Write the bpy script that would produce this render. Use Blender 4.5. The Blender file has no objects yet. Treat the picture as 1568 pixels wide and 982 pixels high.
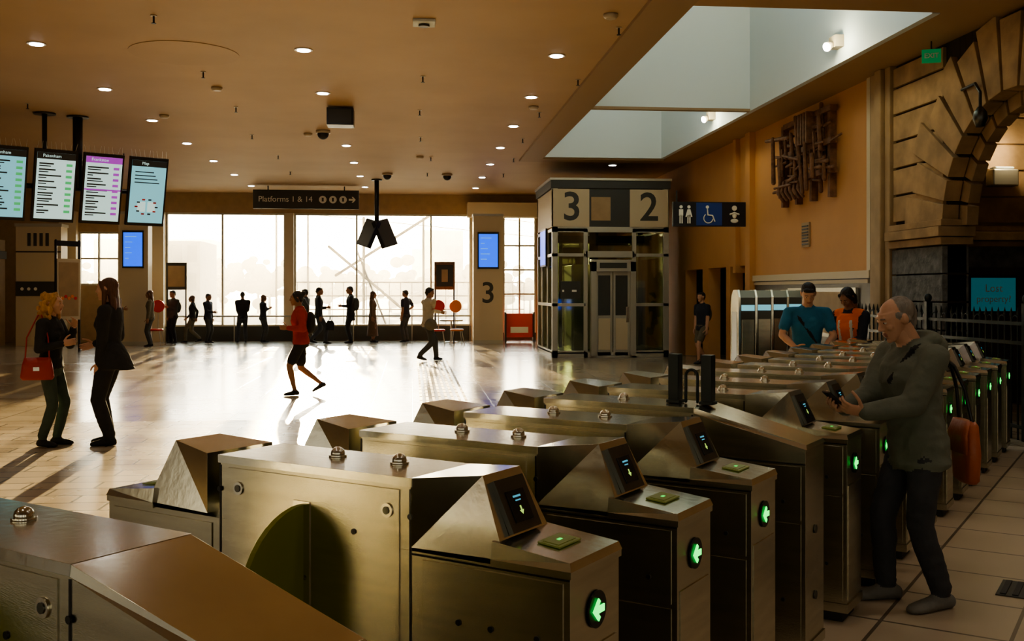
import bpy, bmesh, math, random
from mathutils import Vector, Matrix, noise
from mathutils.bvhtree import BVHTree
random.seed(4)
SC=bpy.context.scene
V=Vector
# ------------------------------------------------------------------ materials
def mat(name,col,rough=.5,metal=0,emit=0,ecol=None,bump=0,bscale=20,var=0,vscale=4,stretch=None,spec=None,trans=0):
    m=bpy.data.materials.new(name); m.use_nodes=True
    nt=m.node_tree; b=nt.nodes['Principled BSDF']
    c=(col[0],col[1],col[2],1)
    b.inputs['Base Color'].default_value=c
    b.inputs['Roughness'].default_value=rough
    b.inputs['Metallic'].default_value=metal
    if spec is not None: b.inputs['Specular IOR Level'].default_value=spec
    if trans: b.inputs['Transmission Weight'].default_value=trans
    if emit:
        e=ecol or col
        b.inputs['Emission Color'].default_value=(e[0],e[1],e[2],1)
        b.inputs['Emission Strength'].default_value=emit
    if bump or var:
        tc=nt.nodes.new('ShaderNodeTexCoord'); mp=nt.nodes.new('ShaderNodeMapping')
        if stretch: mp.inputs['Scale'].default_value=stretch
        nt.links.new(tc.outputs['Object'],mp.inputs['Vector'])
        if var:
            n=nt.nodes.new('ShaderNodeTexNoise'); n.inputs['Scale'].default_value=vscale; n.inputs['Detail'].default_value=4
            nt.links.new(mp.outputs[0],n.inputs['Vector'])
            r=nt.nodes.new('ShaderNodeValToRGB')
            r.color_ramp.elements[0].position=.3; r.color_ramp.elements[1].position=.7
            r.color_ramp.elements[0].color=(c[0]*(1-var),c[1]*(1-var),c[2]*(1-var),1)
            r.color_ramp.elements[1].color=(min(1,c[0]*(1+var)),min(1,c[1]*(1+var)),min(1,c[2]*(1+var)),1)
            nt.links.new(n.outputs['Fac'],r.inputs[0]); nt.links.new(r.outputs[0],b.inputs['Base Color'])
        if bump:
            n=nt.nodes.new('ShaderNodeTexNoise'); n.inputs['Scale'].default_value=bscale; n.inputs['Detail'].default_value=3
            nt.links.new(mp.outputs[0],n.inputs['Vector'])
            bp=nt.nodes.new('ShaderNodeBump'); bp.inputs['Strength'].default_value=bump; bp.inputs['Distance'].default_value=.02
            nt.links.new(n.outputs['Fac'],bp.inputs['Height']); nt.links.new(bp.outputs[0],b.inputs['Normal'])
    return m
def brickmat(name,c1,c2,mort,bw,bh,msize,rough,offset=.5,rot=0,bump=.2,plane='xy',var=.0):
    m=bpy.data.materials.new(name); m.use_nodes=True; nt=m.node_tree; b=nt.nodes['Principled BSDF']
    tc=nt.nodes.new('ShaderNodeTexCoord'); mp=nt.nodes.new('ShaderNodeMapping')
    if plane=='yz': mp.inputs['Rotation'].default_value=(math.radians(90),0,math.radians(90))
    if rot: mp.inputs['Rotation'].default_value=(0,0,rot)
    nt.links.new(tc.outputs['Object'],mp.inputs['Vector'])
    k=nt.nodes.new('ShaderNodeTexBrick'); k.offset=offset
    k.inputs['Scale'].default_value=1; k.inputs['Brick Width'].default_value=bw; k.inputs['Row Height'].default_value=bh
    k.inputs['Mortar Size'].default_value=msize; k.inputs['Mortar Smooth'].default_value=.1
    k.inputs['Color1'].default_value=(*c1,1); k.inputs['Color2'].default_value=(*c2,1); k.inputs['Mortar'].default_value=(*mort,1)
    nt.links.new(mp.outputs[0],k.inputs['Vector'])
    n=nt.nodes.new('ShaderNodeTexNoise'); n.inputs['Scale'].default_value=.7; n.inputs['Detail'].default_value=6
    nt.links.new(tc.outputs['Object'],n.inputs['Vector'])
    mx=nt.nodes.new('ShaderNodeMix'); mx.data_type='RGBA'; mx.blend_type='MULTIPLY'; mx.inputs[0].default_value=.6
    r=nt.nodes.new('ShaderNodeValToRGB'); r.color_ramp.elements[0].position=.3; r.color_ramp.elements[1].position=.7
    r.color_ramp.elements[0].color=(.55,.52,.48,1); r.color_ramp.elements[1].color=(1,1,1,1)
    nt.links.new(n.outputs['Fac'],r.inputs[0])
    nt.links.new(k.outputs['Color'],mx.inputs[6]); nt.links.new(r.outputs[0],mx.inputs[7])
    nt.links.new(mx.outputs[2],b.inputs['Base Color'])
    rr=nt.nodes.new('ShaderNodeMapRange'); rr.inputs['To Min'].default_value=rough*.7; rr.inputs['To Max'].default_value=rough*1.45
    nt.links.new(n.outputs['Fac'],rr.inputs['Value']); nt.links.new(rr.outputs[0],b.inputs['Roughness'])
    bp=nt.nodes.new('ShaderNodeBump'); bp.inputs['Strength'].default_value=bump; bp.inputs['Distance'].default_value=.01; bp.invert=True
    nt.links.new(k.outputs['Fac'],bp.inputs['Height']); nt.links.new(bp.outputs[0],b.inputs['Normal'])
    return m
def glassmat(name,tint,gloss):
    m=bpy.data.materials.new(name); m.use_nodes=True; nt=m.node_tree; nt.nodes.remove(nt.nodes['Principled BSDF'])
    o=nt.nodes['Material Output']; t=nt.nodes.new('ShaderNodeBsdfTransparent'); t.inputs[0].default_value=(*tint,1)
    g=nt.nodes.new('ShaderNodeBsdfGlossy'); g.inputs['Roughness'].default_value=.05; g.inputs[0].default_value=(.9,.9,.85,1)
    x=nt.nodes.new('ShaderNodeMixShader'); x.inputs[0].default_value=gloss
    nt.links.new(t.outputs[0],x.inputs[1]); nt.links.new(g.outputs[0],x.inputs[2]); nt.links.new(x.outputs[0],o.inputs[0])
    return m
def hazemat(name,dens,g,col=(1,.9,.72)):
    m=bpy.data.materials.new(name); m.use_nodes=True; nt=m.node_tree; nt.nodes.remove(nt.nodes['Principled BSDF'])
    s=nt.nodes.new('ShaderNodeVolumeScatter');s.inputs['Density'].default_value=dens;s.inputs['Anisotropy'].default_value=g;s.inputs['Color'].default_value=(*col,1)
    nt.links.new(s.outputs[0],nt.nodes['Material Output'].inputs['Volume']);return m
def leafmat(name,col):
    m=bpy.data.materials.new(name); m.use_nodes=True; nt=m.node_tree; nt.nodes.remove(nt.nodes['Principled BSDF'])
    t=nt.nodes.new('ShaderNodeBsdfTranslucent');t.inputs[0].default_value=(*col,1);d=nt.nodes.new('ShaderNodeBsdfDiffuse');d.inputs[0].default_value=(*col,1)
    x=nt.nodes.new('ShaderNodeMixShader');x.inputs[0].default_value=.5;n=nt.nodes.new('ShaderNodeTexNoise');n.inputs['Scale'].default_value=3
    bp=nt.nodes.new('ShaderNodeBump');bp.inputs['Strength'].default_value=.8;nt.links.new(n.outputs['Fac'],bp.inputs['Height']);nt.links.new(bp.outputs[0],d.inputs['Normal'])
    nt.links.new(t.outputs[0],x.inputs[1]);nt.links.new(d.outputs[0],x.inputs[2]);nt.links.new(x.outputs[0],nt.nodes['Material Output'].inputs[0]);return m
M={}
M['ceil']=mat('ceiling_paint',(.42,.28,.155),.6,bump=.05,bscale=3,var=.08,vscale=.5)
M['ceil_edge']=mat('ceiling_edge_paint',(.32,.215,.12),.6)
M['white']=mat('white_paint',(.66,.73,.75),.6)
M['cream']=mat('cream_panel',(.56,.47,.32),.5)
M['orange']=mat('orange_wall_paint',(.58,.30,.115),.65,bump=.05,bscale=8,var=.08,vscale=.8)
M['tan']=mat('tan_wall_paint',(.38,.26,.14),.6,var=.1)
M['stone']=mat('sandstone_block',(.42,.28,.15),.85,bump=.5,bscale=9,var=.25,vscale=3)
M['joint']=mat('dark_joint',(.04,.028,.02),.9)
M['blue_stone']=mat('bluestone',(.17,.17,.165),.9,bump=1,bscale=14,var=.35,vscale=8)
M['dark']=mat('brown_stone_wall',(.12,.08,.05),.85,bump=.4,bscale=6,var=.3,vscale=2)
M['black']=mat('black_metal',(.010,.010,.010),.35)
M['iron']=mat('wrought_iron',(.010,.018,.015),.4)
M['rubber']=mat('dark_plinth',(.03,.03,.03),.6)
M['steel']=mat('brushed_stainless_steel',(.60,.57,.45),.24,1,bump=.06,bscale=60,var=.12,vscale=3,stretch=(1,1,9))
M['steel2']=mat('stainless_steel_top',(.70,.68,.58),.17,1,bump=.02,bscale=30,var=.08,vscale=5)
M['steel_d']=mat('dark_steel',(.14,.14,.125),.35,1)
M['alu']=mat('aluminium_frame',(.44,.42,.35),.4,.5)
M['green']=mat('green_led',(.05,1,.15),.4,emit=2.0,ecol=(.02,1,.12))
M['gdim']=mat('green_led_small',(.05,.6,.15),.4,emit=1,ecol=(.02,1,.12))
M['reader']=mat('card_reader_green',(.26,.29,.08),.4,emit=.01,ecol=(.5,.8,.05))
M['paddle']=mat('green_paddle',(.27,.29,.02),.3)
M['scr']=mat('gate_screen_black',(.006,.010,.014),.15)
M['cyan']=mat('cyan_led',(.1,.5,.7),.4,emit=.5)
M['yel']=mat('yellow_led',(.5,.8,.15),.4,emit=.7)
M['lamp']=mat('downlight_lens',(1,1,1),.4,emit=20,ecol=(.95,.97,1))
M['lampring']=mat('downlight_ring',(.45,.38,.28),.4)
M['navy']=mat('sign_navy',(.010,.012,.017),.4)
M['blue']=mat('sign_blue',(.015,.05,.24),.4)
M['signwhite']=mat('sign_white',(.75,.74,.66),.5)
M['signdark']=mat('sign_charcoal',(.045,.045,.038),.5)
M['bluescreen']=mat('blue_display_glow',(.02,.10,.7),.3,emit=1.2,ecol=(.008,.11,1.0))
M['s_white']=mat('screen_white',(.6,.8,.8),.3,emit=.55,ecol=(.6,.9,.88))
M['s_cyan']=mat('screen_cyan',(.3,.6,.7),.3,emit=.5,ecol=(.25,.72,.85))
M['s_purple']=mat('screen_purple',(.4,.05,.5),.3,emit=.5,ecol=(.45,.08,.6))
M['s_green']=mat('screen_green',(.1,.6,.2),.3,emit=.4,ecol=(.1,.7,.25))
M['s_dark']=mat('screen_text',(.05,.06,.08),.4)
M['red']=mat('red_plastic',(.60,.02,.01),.4)
M['redsign']=mat('red_sign',(.75,.03,.02),.4)
M['orangep']=mat('orange_plastic',(.80,.22,.01),.4)
M['wood']=mat('weathered_timber',(.20,.095,.045),.7,bump=.3,bscale=30,var=.4,vscale=10)
M['poster']=mat('cyan_poster',(.04,.33,.42),.5,emit=.10,ecol=(.05,.5,.6))
M['exit']=mat('exit_green',(.02,.3,.1),.5,emit=.25)
M['leaf']=leafmat('tree_foliage',(.34,.29,.17))
M['bark']=mat('tree_bark',(.14,.10,.07),.9)
M['conc']=mat('pale_concrete',(.75,.74,.7),.8,var=.1)
M['bldglass']=mat('facade_glass',(.40,.44,.46),.3)
M['truss']=mat('weathered_truss_steel',(.20,.16,.12),.6)
M['glass']=glassmat('window_glass',(.98,.98,.96),.04)
M['liftglass']=glassmat('lift_glass',(.55,.6,.5),.20)
M['floor']=brickmat('floor_tiles',(.48,.41,.30),(.41,.35,.26),(.12,.095,.07),.6,.6,.008,.17,offset=0)
M['paver']=brickmat('brick_pavers',(.50,.41,.28),(.36,.29,.20),(.10,.08,.055),.6,.3,.012,.25)
M['floor_r']=brickmat('pale_floor_tiles',(.56,.47,.36),(.50,.42,.32),(.15,.12,.09),.6,.6,.01,.35,offset=0,rot=math.radians(38))
M['asphalt']=mat('outside_asphalt',(.45,.43,.38),.8,var=.2)
M['brick']=brickmat('dado_tiles',(.26,.21,.15),(.22,.18,.13),(.08,.07,.06),.6,.3,.008,.4,plane='yz')
SK=mat('skin_light',(.56,.32,.21),.5); SKD=mat('skin_tanned',(.30,.15,.085),.5)
LIP=mat('lips',(.36,.14,.10),.45); EYE=mat('eye_white',(.6,.55,.5),.25); IRIS=mat('iris_brown',(.03,.015,.008),.1)
def cloth(n,c,v=.12): return mat(n,c,.85,bump=.45,bscale=14,var=v,vscale=9)
def hairm(n,c): return mat(n,c,.5,bump=.7,bscale=60,stretch=(1,1,.15),var=.3,vscale=30)
# ------------------------------------------------------------------ mesh builder
def box_faces(): return [(0,1,3,2),(4,6,7,5),(0,4,5,1),(2,3,7,6),(0,2,6,4),(1,5,7,3)]
class MB:
    def __init__(s): s.v=[];s.f=[];s.m=[];s.s=[];s.mats=[]
    def mi(s,m):
        if m not in s.mats: s.mats.append(m)
        return s.mats.index(m)
    def add(s,vs,fs,m,T=None,smooth=False):
        o=len(s.v); i=s.mi(m)
        s.v+= [ (T@V(p)) if T is not None else V(p) for p in vs]
        for f in fs: s.f.append(tuple(a+o for a in f)); s.m.append(i); s.s.append(smooth)
    def box(s,x0,x1,y0,y1,z0,z1,m,T=None):
        s.add([(x,y,z) for x in(x0,x1) for y in(y0,y1) for z in(z0,z1)],box_faces(),m,T)
    def hexa(s,b,t,m,T=None):
        s.add(list(b)+list(t),[(3,2,1,0),(4,5,6,7),(0,1,5,4),(1,2,6,5),(2,3,7,6),(3,0,4,7)],m,T)
    def prism(s,pts,axis,a,b,m,T=None):
        n=len(pts)
        def mk(p,h):
            return {'x':(h,p[0],p[1]),'y':(p[0],h,p[1]),'z':(p[0],p[1],h)}[axis]
        vs=[mk(p,a) for p in pts]+[mk(p,b) for p in pts]
        fs=[tuple(range(n))[::-1],tuple(range(n,2*n))]+[(i,(i+1)%n,n+(i+1)%n,n+i) for i in range(n)]
        s.add(vs,fs,m,T)
    def cap(s,p0,p1,r0,r1,m,seg=12,T=None,hemi=True,sub=1):
        p0=V(p0);p1=V(p1);d=p1-p0;L=d.length or 1e-5;d=d/L
        a=d.orthogonal().normalized();b=d.cross(a)
        rings=[]
        if hemi:
            for k in(75,50,25): t=math.radians(k); rings.append((p0-d*r0*math.sin(t),r0*math.cos(t)))
        for k in range(sub+1): t=k/sub; rings.append((p0+d*L*t,r0+(r1-r0)*t))
        if hemi:
            for k in(25,50,75): t=math.radians(k); rings.append((p1+d*r1*math.sin(t),r1*math.cos(t)))
        s.rings([[c+(a*math.cos(2*math.pi*i/seg)+b*math.sin(2*math.pi*i/seg))*r for i in range(seg)] for c,r in rings],m,T)
    def rings(s,R,m,T=None):
        n=len(R[0]);vs=[p for r in R for p in r];fs=[]
        for j in range(len(R)-1):
            for i in range(n): k=(i+1)%n; fs.append((j*n+i,j*n+k,(j+1)*n+k,(j+1)*n+i))
        s.add(vs,fs,m,T,True)
        o=len(s.v)-len(vs);i_=s.mi(m)
        s.f.append(tuple(range(o+n-1,o-1,-1)));s.m.append(i_);s.s.append(False)
        e=o+(len(R)-1)*n
        s.f.append(tuple(range(e,e+n)));s.m.append(i_);s.s.append(False)
    def loft(s,secs,side,front,m,seg=20,T=None,p=2.0):
        side=V(side);front=V(front);R=[]
        for c,rx,ry in secs:
            r=[]
            for i in range(seg):
                t=2*math.pi*i/seg;cc,ss=math.cos(t),math.sin(t)
                e=2.0/p
                r.append(V(c)+side*rx*math.copysign(abs(cc)**e,cc)+front*ry*math.copysign(abs(ss)**e,ss))
            R.append(r)
        s.rings(R,m,T)
    def ell(s,c,r,m,T=None,seg=14,rg=9):
        c=V(c);R=[]
        for j in range(1,rg):
            t=math.pi*j/rg
            R.append([c+V((r[0]*math.sin(t)*math.cos(2*math.pi*i/seg),r[1]*math.sin(t)*math.sin(2*math.pi*i/seg),-r[2]*math.cos(t))) for i in range(seg)])
        n=seg;vs=[p for q in R for p in q]+[c-V((0,0,r[2])),c+V((0,0,r[2]))];fs=[]
        for j in range(len(R)-1):
            for i in range(n): k=(i+1)%n; fs.append((j*n+i,j*n+k,(j+1)*n+k,(j+1)*n+i))
        b=len(vs)-2
        for i in range(n): k=(i+1)%n; fs.append((k,i,b)); fs.append(((len(R)-1)*n+i,(len(R)-1)*n+k,b+1))
        s.add(vs,fs,m,T,True)
    def tube(s,pts,r,m,seg=8,T=None):
        for a,b in zip(pts[:-1],pts[1:]): s.cap(a,b,r,r,m,seg,T)
    def disc(s,c,n,r,th,m,seg=20,T=None):
        c=V(c);n=V(n).normalized(); s.cap(c,c+n*th,r,r,m,seg,T,hemi=False)
    def text(s,txt,size,m,T,ext=.004,bold=0):
        cu=bpy.data.curves.new('t','FONT');cu.body=txt;cu.size=size;cu.extrude=ext;cu.align_x='CENTER';cu.align_y='CENTER';cu.resolution_u=4
        if bold: cu.offset=bold
        ob=bpy.data.objects.new('t',cu);SC.collection.objects.link(ob);bpy.context.view_layer.update()
        me=ob.to_mesh();vs=[v.co.copy() for v in me.vertices];fs=[tuple(p.vertices) for p in me.polygons]
        ob.to_mesh_clear();bpy.data.objects.remove(ob);s.add(vs,fs,m,T)
    def merge(s,o,T=None):
        off=len(s.v);s.v+=[(T@p if T is not None else p) for p in o.v]
        mp=[s.mi(x) for x in o.mats]
        for f,mi,sm in zip(o.f,o.m,o.s): s.f.append(tuple(a+off for a in f));s.m.append(mp[mi]);s.s.append(sm)
    def mesh(s,name):
        me=bpy.data.meshes.new(name);me.from_pydata(s.v,[],s.f)
        for m in s.mats: me.materials.append(m)
        me.polygons.foreach_set('material_index',s.m);me.polygons.foreach_set('use_smooth',s.s)
        bm=bmesh.new();bm.from_mesh(me);bmesh.ops.recalc_face_normals(bm,faces=bm.faces);bm.to_mesh(me);bm.free()
        me.update();return me
    def build(s,name,loc=(0,0,0),rotz=0,bevel=0,parent=None):
        ob=bpy.data.objects.new(name,s.mesh(name));SC.collection.objects.link(ob)
        ob.location=loc;ob.rotation_euler=(0,0,rotz)
        if bevel:
            b=ob.modifiers.new('bevel','BEVEL');b.width=bevel;b.segments=2;b.limit_method='ANGLE';b.angle_limit=math.radians(40)
        if parent: ob.parent=parent
        return ob
def frame(o,x,y,z):
    return Matrix(((x[0],y[0],z[0],o[0]),(x[1],y[1],z[1],o[1]),(x[2],y[2],z[2],o[2]),(0,0,0,1)))
def face_T(o,normal):
    n=V(normal).normalized();z=V((0,0,1));x=z.cross(n).normalized();return frame(o,x,n.cross(x),n)
# ------------------------------------------------------------------ camera / world / sun
cam=bpy.data.cameras.new('camera');co=bpy.data.objects.new('camera',cam);SC.collection.objects.link(co)
co.location=(0,0,1.68);co.rotation_euler=(math.radians(90),0,math.radians(-5.6))
cam.sensor_width=36;cam.lens=35.86;cam.shift_y=-.028;cam.clip_end=600;SC.camera=co
try:
    SC.view_settings.view_transform='AgX';SC.view_settings.look='AgX - Medium High Contrast';SC.view_settings.exposure=0.3
except Exception as e: print(e)
az,el=math.radians(-5),math.radians(8)
SD=V((math.sin(az)*math.cos(el),math.cos(az)*math.cos(el),math.sin(el)))
w=bpy.data.worlds.new('sky');SC.world=w;w.use_nodes=True;nt=w.node_tree;bg=nt.nodes['Background']
def mth(op,a,b_=None,c=None):
    n=nt.nodes.new('ShaderNodeMath');n.operation=op
    for i,x in enumerate((a,b_,c)):
        if x is None: continue
        if isinstance(x,(int,float)): n.inputs[i].default_value=x
        else: nt.links.new(x,n.inputs[i])
    return n.outputs[0]
tc=nt.nodes.new('ShaderNodeTexCoord');dt=nt.nodes.new('ShaderNodeVectorMath');dt.operation='DOT_PRODUCT';dt.inputs[1].default_value=SD
nt.links.new(tc.outputs['Generated'],dt.inputs[0])
sp=nt.nodes.new('ShaderNodeSeparateXYZ');nt.links.new(tc.outputs['Generated'],sp.inputs[0])
front=mth('POWER',mth('MAXIMUM',dt.outputs['Value'],0),6)
hor=mth('POWER',mth('SUBTRACT',1,mth('ABSOLUTE',sp.outputs['Z'])),8)
nt.links.new(mth('ADD',mth('MULTIPLY_ADD',front,17,.50),mth('MULTIPLY',hor,.85)),bg.inputs['Strength'])
rp=nt.nodes.new('ShaderNodeValToRGB');rp.color_ramp.elements[0].position=0;rp.color_ramp.elements[0].color=(1,.84,.56,1)
rp.color_ramp.elements[1].position=.7;rp.color_ramp.elements[1].color=(.36,.66,.86,1)
e=rp.color_ramp.elements.new(.18);e.color=(1,.95,.82,1)
nt.links.new(sp.outputs['Z'],rp.inputs[0]);nt.links.new(rp.outputs[0],bg.inputs['Color'])
sl=bpy.data.lights.new('sun','SUN');sl.energy=34;sl.color=(1,.74,.38);sl.angle=math.radians(.6)
so=bpy.data.objects.new('sun',sl);SC.collection.objects.link(so);so.rotation_euler=SD.to_track_quat('Z','Y').to_euler();so.location=(0,60,20)
# ------------------------------------------------------------------ room shell
CZ=5.05;YB=35.5;XR=7.2;XL=-15;YF=-7
b=MB();b.box(XL-.3,9.6,YF,YB+.6,-.12,0,M['floor']);b.build('floor')
b=MB();b.box(XL,-1.2,4,13.6,0,.004,M['paver']);b.build('floor_pavers')
b=MB();T=Matrix.Translation((.418,2.682,0))@Matrix.Rotation(math.radians(-37.9),4,'Z')
b.box(-.3,6,-5,9.9,.0,.004,M['floor_r'],T);b.build('floor_paid_area')
b=MB();b.box(-120,120,YB+.6,260,-.5,-.1,M['asphalt']);b.box(-120,120,-60,YF,-.5,-.1,M['asphalt']);b.box(-120,XL-.3,YF,YB+.6,-.5,-.1,M['asphalt']);b.build('ground')
b=MB();t0,t1=CZ,CZ+.3
b.box(XL-.3,3.25,YF,YB+.3,t0,t1,M['ceil']);b.box(6.36,9.6,YF,YB+.3,t0,t1,M['ceil'])
b.box(3.25,6.36,YF,11.75,t0,t1,M['ceil']);b.box(3.25,6.36,25.31,YB+.3,t0,t1,M['ceil'])
b.box(2.72,3.25,YF,25.9,t0-.05,t0,M['ceil_edge']);b.box(3.25,6.36,25.32,25.9,t0-.05,t0,M['ceil_edge'])
b.build('ceiling')
b=MB();h=8.2
b.box(3.15,3.25,11.65,25.3,t1,h,M['white']);b.box(6.25,6.35,11.76,25.3,t0-.01,h,M['white'])
b.box(3.251,6.25,25.2,25.3,t0-.01,h,M['white']);b.box(3.25,6.25,11.65,11.75,t1,h,M['white']);b.box(3.25,6.25,18.44,18.51,t0+.03,h,M['white'])
b.box(3.25,6.25,18.42,18.53,t0-.02,t0+.03,M['ceil_edge'])
b.build('skylight_well')
b=MB()
for i in range(5): b.box(3.25+.75*i-.03,3.25+.75*i+.03,11.65,25.3,h,h+.1,M['alu'])
for i in range(8): b.box(3.2,6.3,11.7+1.93*i,11.76+1.93*i,h,h+.1,M['alu'])
b.box(3.2,6.3,11.65,25.3,h+.04,h+.05,M['glass']);b.build('skylight_glazing')
b=MB();b.box(XL-.3,XL,3.5,YB,0,CZ,M['tan']);b.box(XL-.3,XL,YF,3.5,3.5,CZ,M['tan']);b.box(XL-.3,XL,YF,3.5,0,.15,M['tan'])
for y in(YF,-3.4,0): b.box(XL-.3,XL,y,y+.4,.15,3.5,M['tan'])  # unseen openings, shaped to let warm sky reflect in the gates
b.build('wall_left')
b=MB();b.box(XL-.2,XL-.19,YF,3.5,.15,3.5,M['glass'])
for y in(-5,-1.6,1.8): b.box(XL-.24,XL-.14,y,y+.06,.15,3.5,M['alu'])
b.build('added_reflection_window')  # unseen glazing, added for golden reflections on the gate sides
b=MB();b.box(XL,9.6,YF,YF+.4,3.8,CZ,M['tan'])
for x in(-15,-10.5,-6,-1.5,3,7.2): b.box(x,x+1.2,YF,YF+.4,0,3.8,M['tan'])
b.build('light_cutting_wall')  # unseen lintel and piers, added to cut flat fill from behind the camera
b=MB()
b.box(XL,9.6,YB,YB+.3,4.37,CZ,M['tan'])
b.box(XL,-11.7,YB,YB+.3,0,4.37,M['tan']);b.box(-11.7,-11.15,YB-.25,YB+.3,0,4.37,M['cream'])
b.box(-11.15,-9.2,YB,YB+.3,0,1.9,M['tan']);b.box(-11.15,-9.2,YB,YB+.3,3.7,4.37,M['tan'])
b.box(-9.2,-8.3,YB-.3,YB+.3,0,4.37,M['cream'])
b.box(-8.3,2.05,YB,YB+.3,0,.5,M['signdark'])
b.box(-4.32,-4.02,YB-.15,YB+.3,.5,4.37,M['cream'])
b.box(2.05,3.17,YB,YB+.3,0,4.37,M['cream']);b.box(4.33,9.6,YB,YB+.3,0,4.37,M['tan'])
b.box(3.17,4.33,YB,YB+.3,0,.25,M['signdark'])
b.box(1.9,4.5,YB-.6,YB,4.25,4.75,M['cream'])
b.build('wall_back')
def window(n,x0,x1,z0,z1,mull,trans):
    b=MB();y=YB+.12
    b.box(x0,x1,y,y+.01,z0,z1,M['glass'])
    for x in [x0+.03,x1-.03]+mull: b.box(x-.03,x+.03,y-.06,y+.07,z0,z1,M['alu'])
    for z in [z0+.03,z1-.03]+trans: b.box(x0,x1,y-.05,y+.05,z-.03,z+.03,M['alu'])
    b.build(n)
window('window_1',-8.3,-4.32,.5,4.37,[-6.43],[])
window('window_2',-4.02,2.05,.5,4.37,[-1.9,.66],[])
window('window_3',-11.15,-9.2,1.9,3.7,[-10.5,-9.85],[2.8])
window('window_4',3.17,4.33,.25,4.37,[3.75],[1.6,3.3,2.45])
b=MB();b.tube([(-8.2,YB-.15,.85),(2,YB-.15,.85)],.03,M['alu'])
for x in range(-8,3,2): b.cap((x,YB-.15,0),(x,YB-.15,.85),.02,.02,M['alu'],8)
b.build('window_handrail')
b=MB();o=M['orange']
b.box(XR,XR+.3,15.35,20.9,1.95,CZ,o);b.box(XR,XR+.3,15.35,20.9,0,1.95,M['brick'])
b.box(XR-.12,XR+.3,20.9,21.2,0,CZ,o)
b.box(XR,XR+.3,21.2,YB,2.25,CZ,o)
for y0,y1 in((22.6,22.9),(24.3,24.8),(26.4,YB)): b.box(XR,XR+.3,y0,y1,0,2.25,o)
b.box(XR-.1,XR+.3,21.9,22.1,2.1,CZ,o)
b.box(9.3,9.6,21,YB,0,CZ,M['tan']);b.box(7.5,9.3,20.9,21.1,0,CZ,M['tan'])
b.box(XR,XR+.3,YF,8.6,0,CZ,M['stone'])
b.box(9.3,9.6,7,14.9,0,CZ,M['dark']);b.box(7.5,9.3,6.9,7.1,0,CZ,M['dark'])
b.box(7.5,9.3,14.62,14.9,0,2.05,M['dark']);b.box(7.5,9.3,14.60,14.9,2.05,2.35,M['blue_stone']);b.box(7.5,9.3,14.62,14.9,2.35,CZ,M['stone'])
b.build('wall_right')
b=MB();wm=M['cream']
b.box(XR-.06,XR,15.4,21,1.90,2.02,wm);b.box(XR-.05,XR,15.38,15.5,2.02,CZ,wm);b.box(XR-.03,XR,15.5,20.9,1.82,1.88,wm);b.build('trim_1')
b=MB()
for i,(y0,y1,p) in enumerate(((14.62,14.78,.1),(14.8,15.0,.16),(15.02,15.34,.07))): b.box(XR-p,XR+.3,y0,y1,0,CZ,M['tan'])
b.build('trim_2',bevel=.015)
cy,cz,R0,R1=11.55,2.55,1.6,2.45;TH=.28
b=MB();st=M['joint']
b.box(XR,XR+TH,cy+R0,14.61,0,CZ-.002,st);b.box(XR,XR+TH,8.6,cy-R0,0,CZ-.002,st)
N=24
for i in range(N):
    a0=math.pi*i/N;a1=math.pi*(i+1)/N
    p=[(cy+R0*math.cos(a0),cz+R0*math.sin(a0)),(cy+R0*math.cos(a1),cz+R0*math.sin(a1))]
    b.prism([p[0],p[1],(p[1][0],CZ-.002),(p[0][0],CZ-.002)],'x',XR,XR+TH,st)
K=15
for i in range(K):
    a0=math.pi*i/K+.016;a1=math.pi*(i+1)/K-.016
    ro=R1+(.0 if i%2 else .18)
    ro=min(ro,(CZ-cz-.02)/max(.01,math.sin((a0+a1)/2)) if math.sin((a0+a1)/2)>.9 else ro)
    b.prism([(cy+r*math.cos(a),cz+r*math.sin(a)) for r,a in((R0-.03,a0),(ro,a0),(ro,a1),(R0-.03,a1))],'x',XR-.09,XR+.14,M['stone'])
    b.prism([(cy+r*math.cos(a),cz+r*math.sin(a)) for r,a in((R0-.2,a0),(R0+.02,a0),(R0+.02,a1),(R0-.2,a1))],'x',XR+.16,XR+TH+.05,M['stone'])
for side in(0,1):
    ya,yb=(cy+R0+.02,14.6) if side==0 else (8.62,cy-R0-.02)
    z=2.72;k=0
    while z<CZ-.1:
        z1=min(z+.40,CZ-.02);b.box(XR-.05,XR+.1,ya,yb,z,z1-.035,M['stone']);z=z1;k+=1
    z=.0
    while z<2.2:
        b.box(XR-.07,XR+TH+.03,ya-.02,yb,z+.01,z+.375,M['blue_stone']);z+=.385
    b.box(XR-.13,XR+TH+.05,ya-.1,yb+.0,2.32,2.42,M['stone']);b.box(XR-.19,XR+TH+.06,ya-.14,yb+.0,2.43,2.56,M['stone']);b.box(XR-.13,XR+TH+.05,ya-.1,yb+.0,2.57,2.66,M['stone'])
b.build('stone_arch',bevel=.012)
b=MB();b.box(7.5,9.29,14.52,14.6,2.36,2.44,M['stone']);b.box(7.5,9.29,14.46,14.6,2.45,2.58,M['stone']);b.box(7.5,9.29,14.52,14.6,2.59,2.67,M['stone'])
z=2.72
while z<CZ-.1: b.box(7.5,9.29,14.57,14.615,z,min(z+.38,CZ-.02),M['stone']);z+=.4
b.build('trim_3',bevel=.01)
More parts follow.
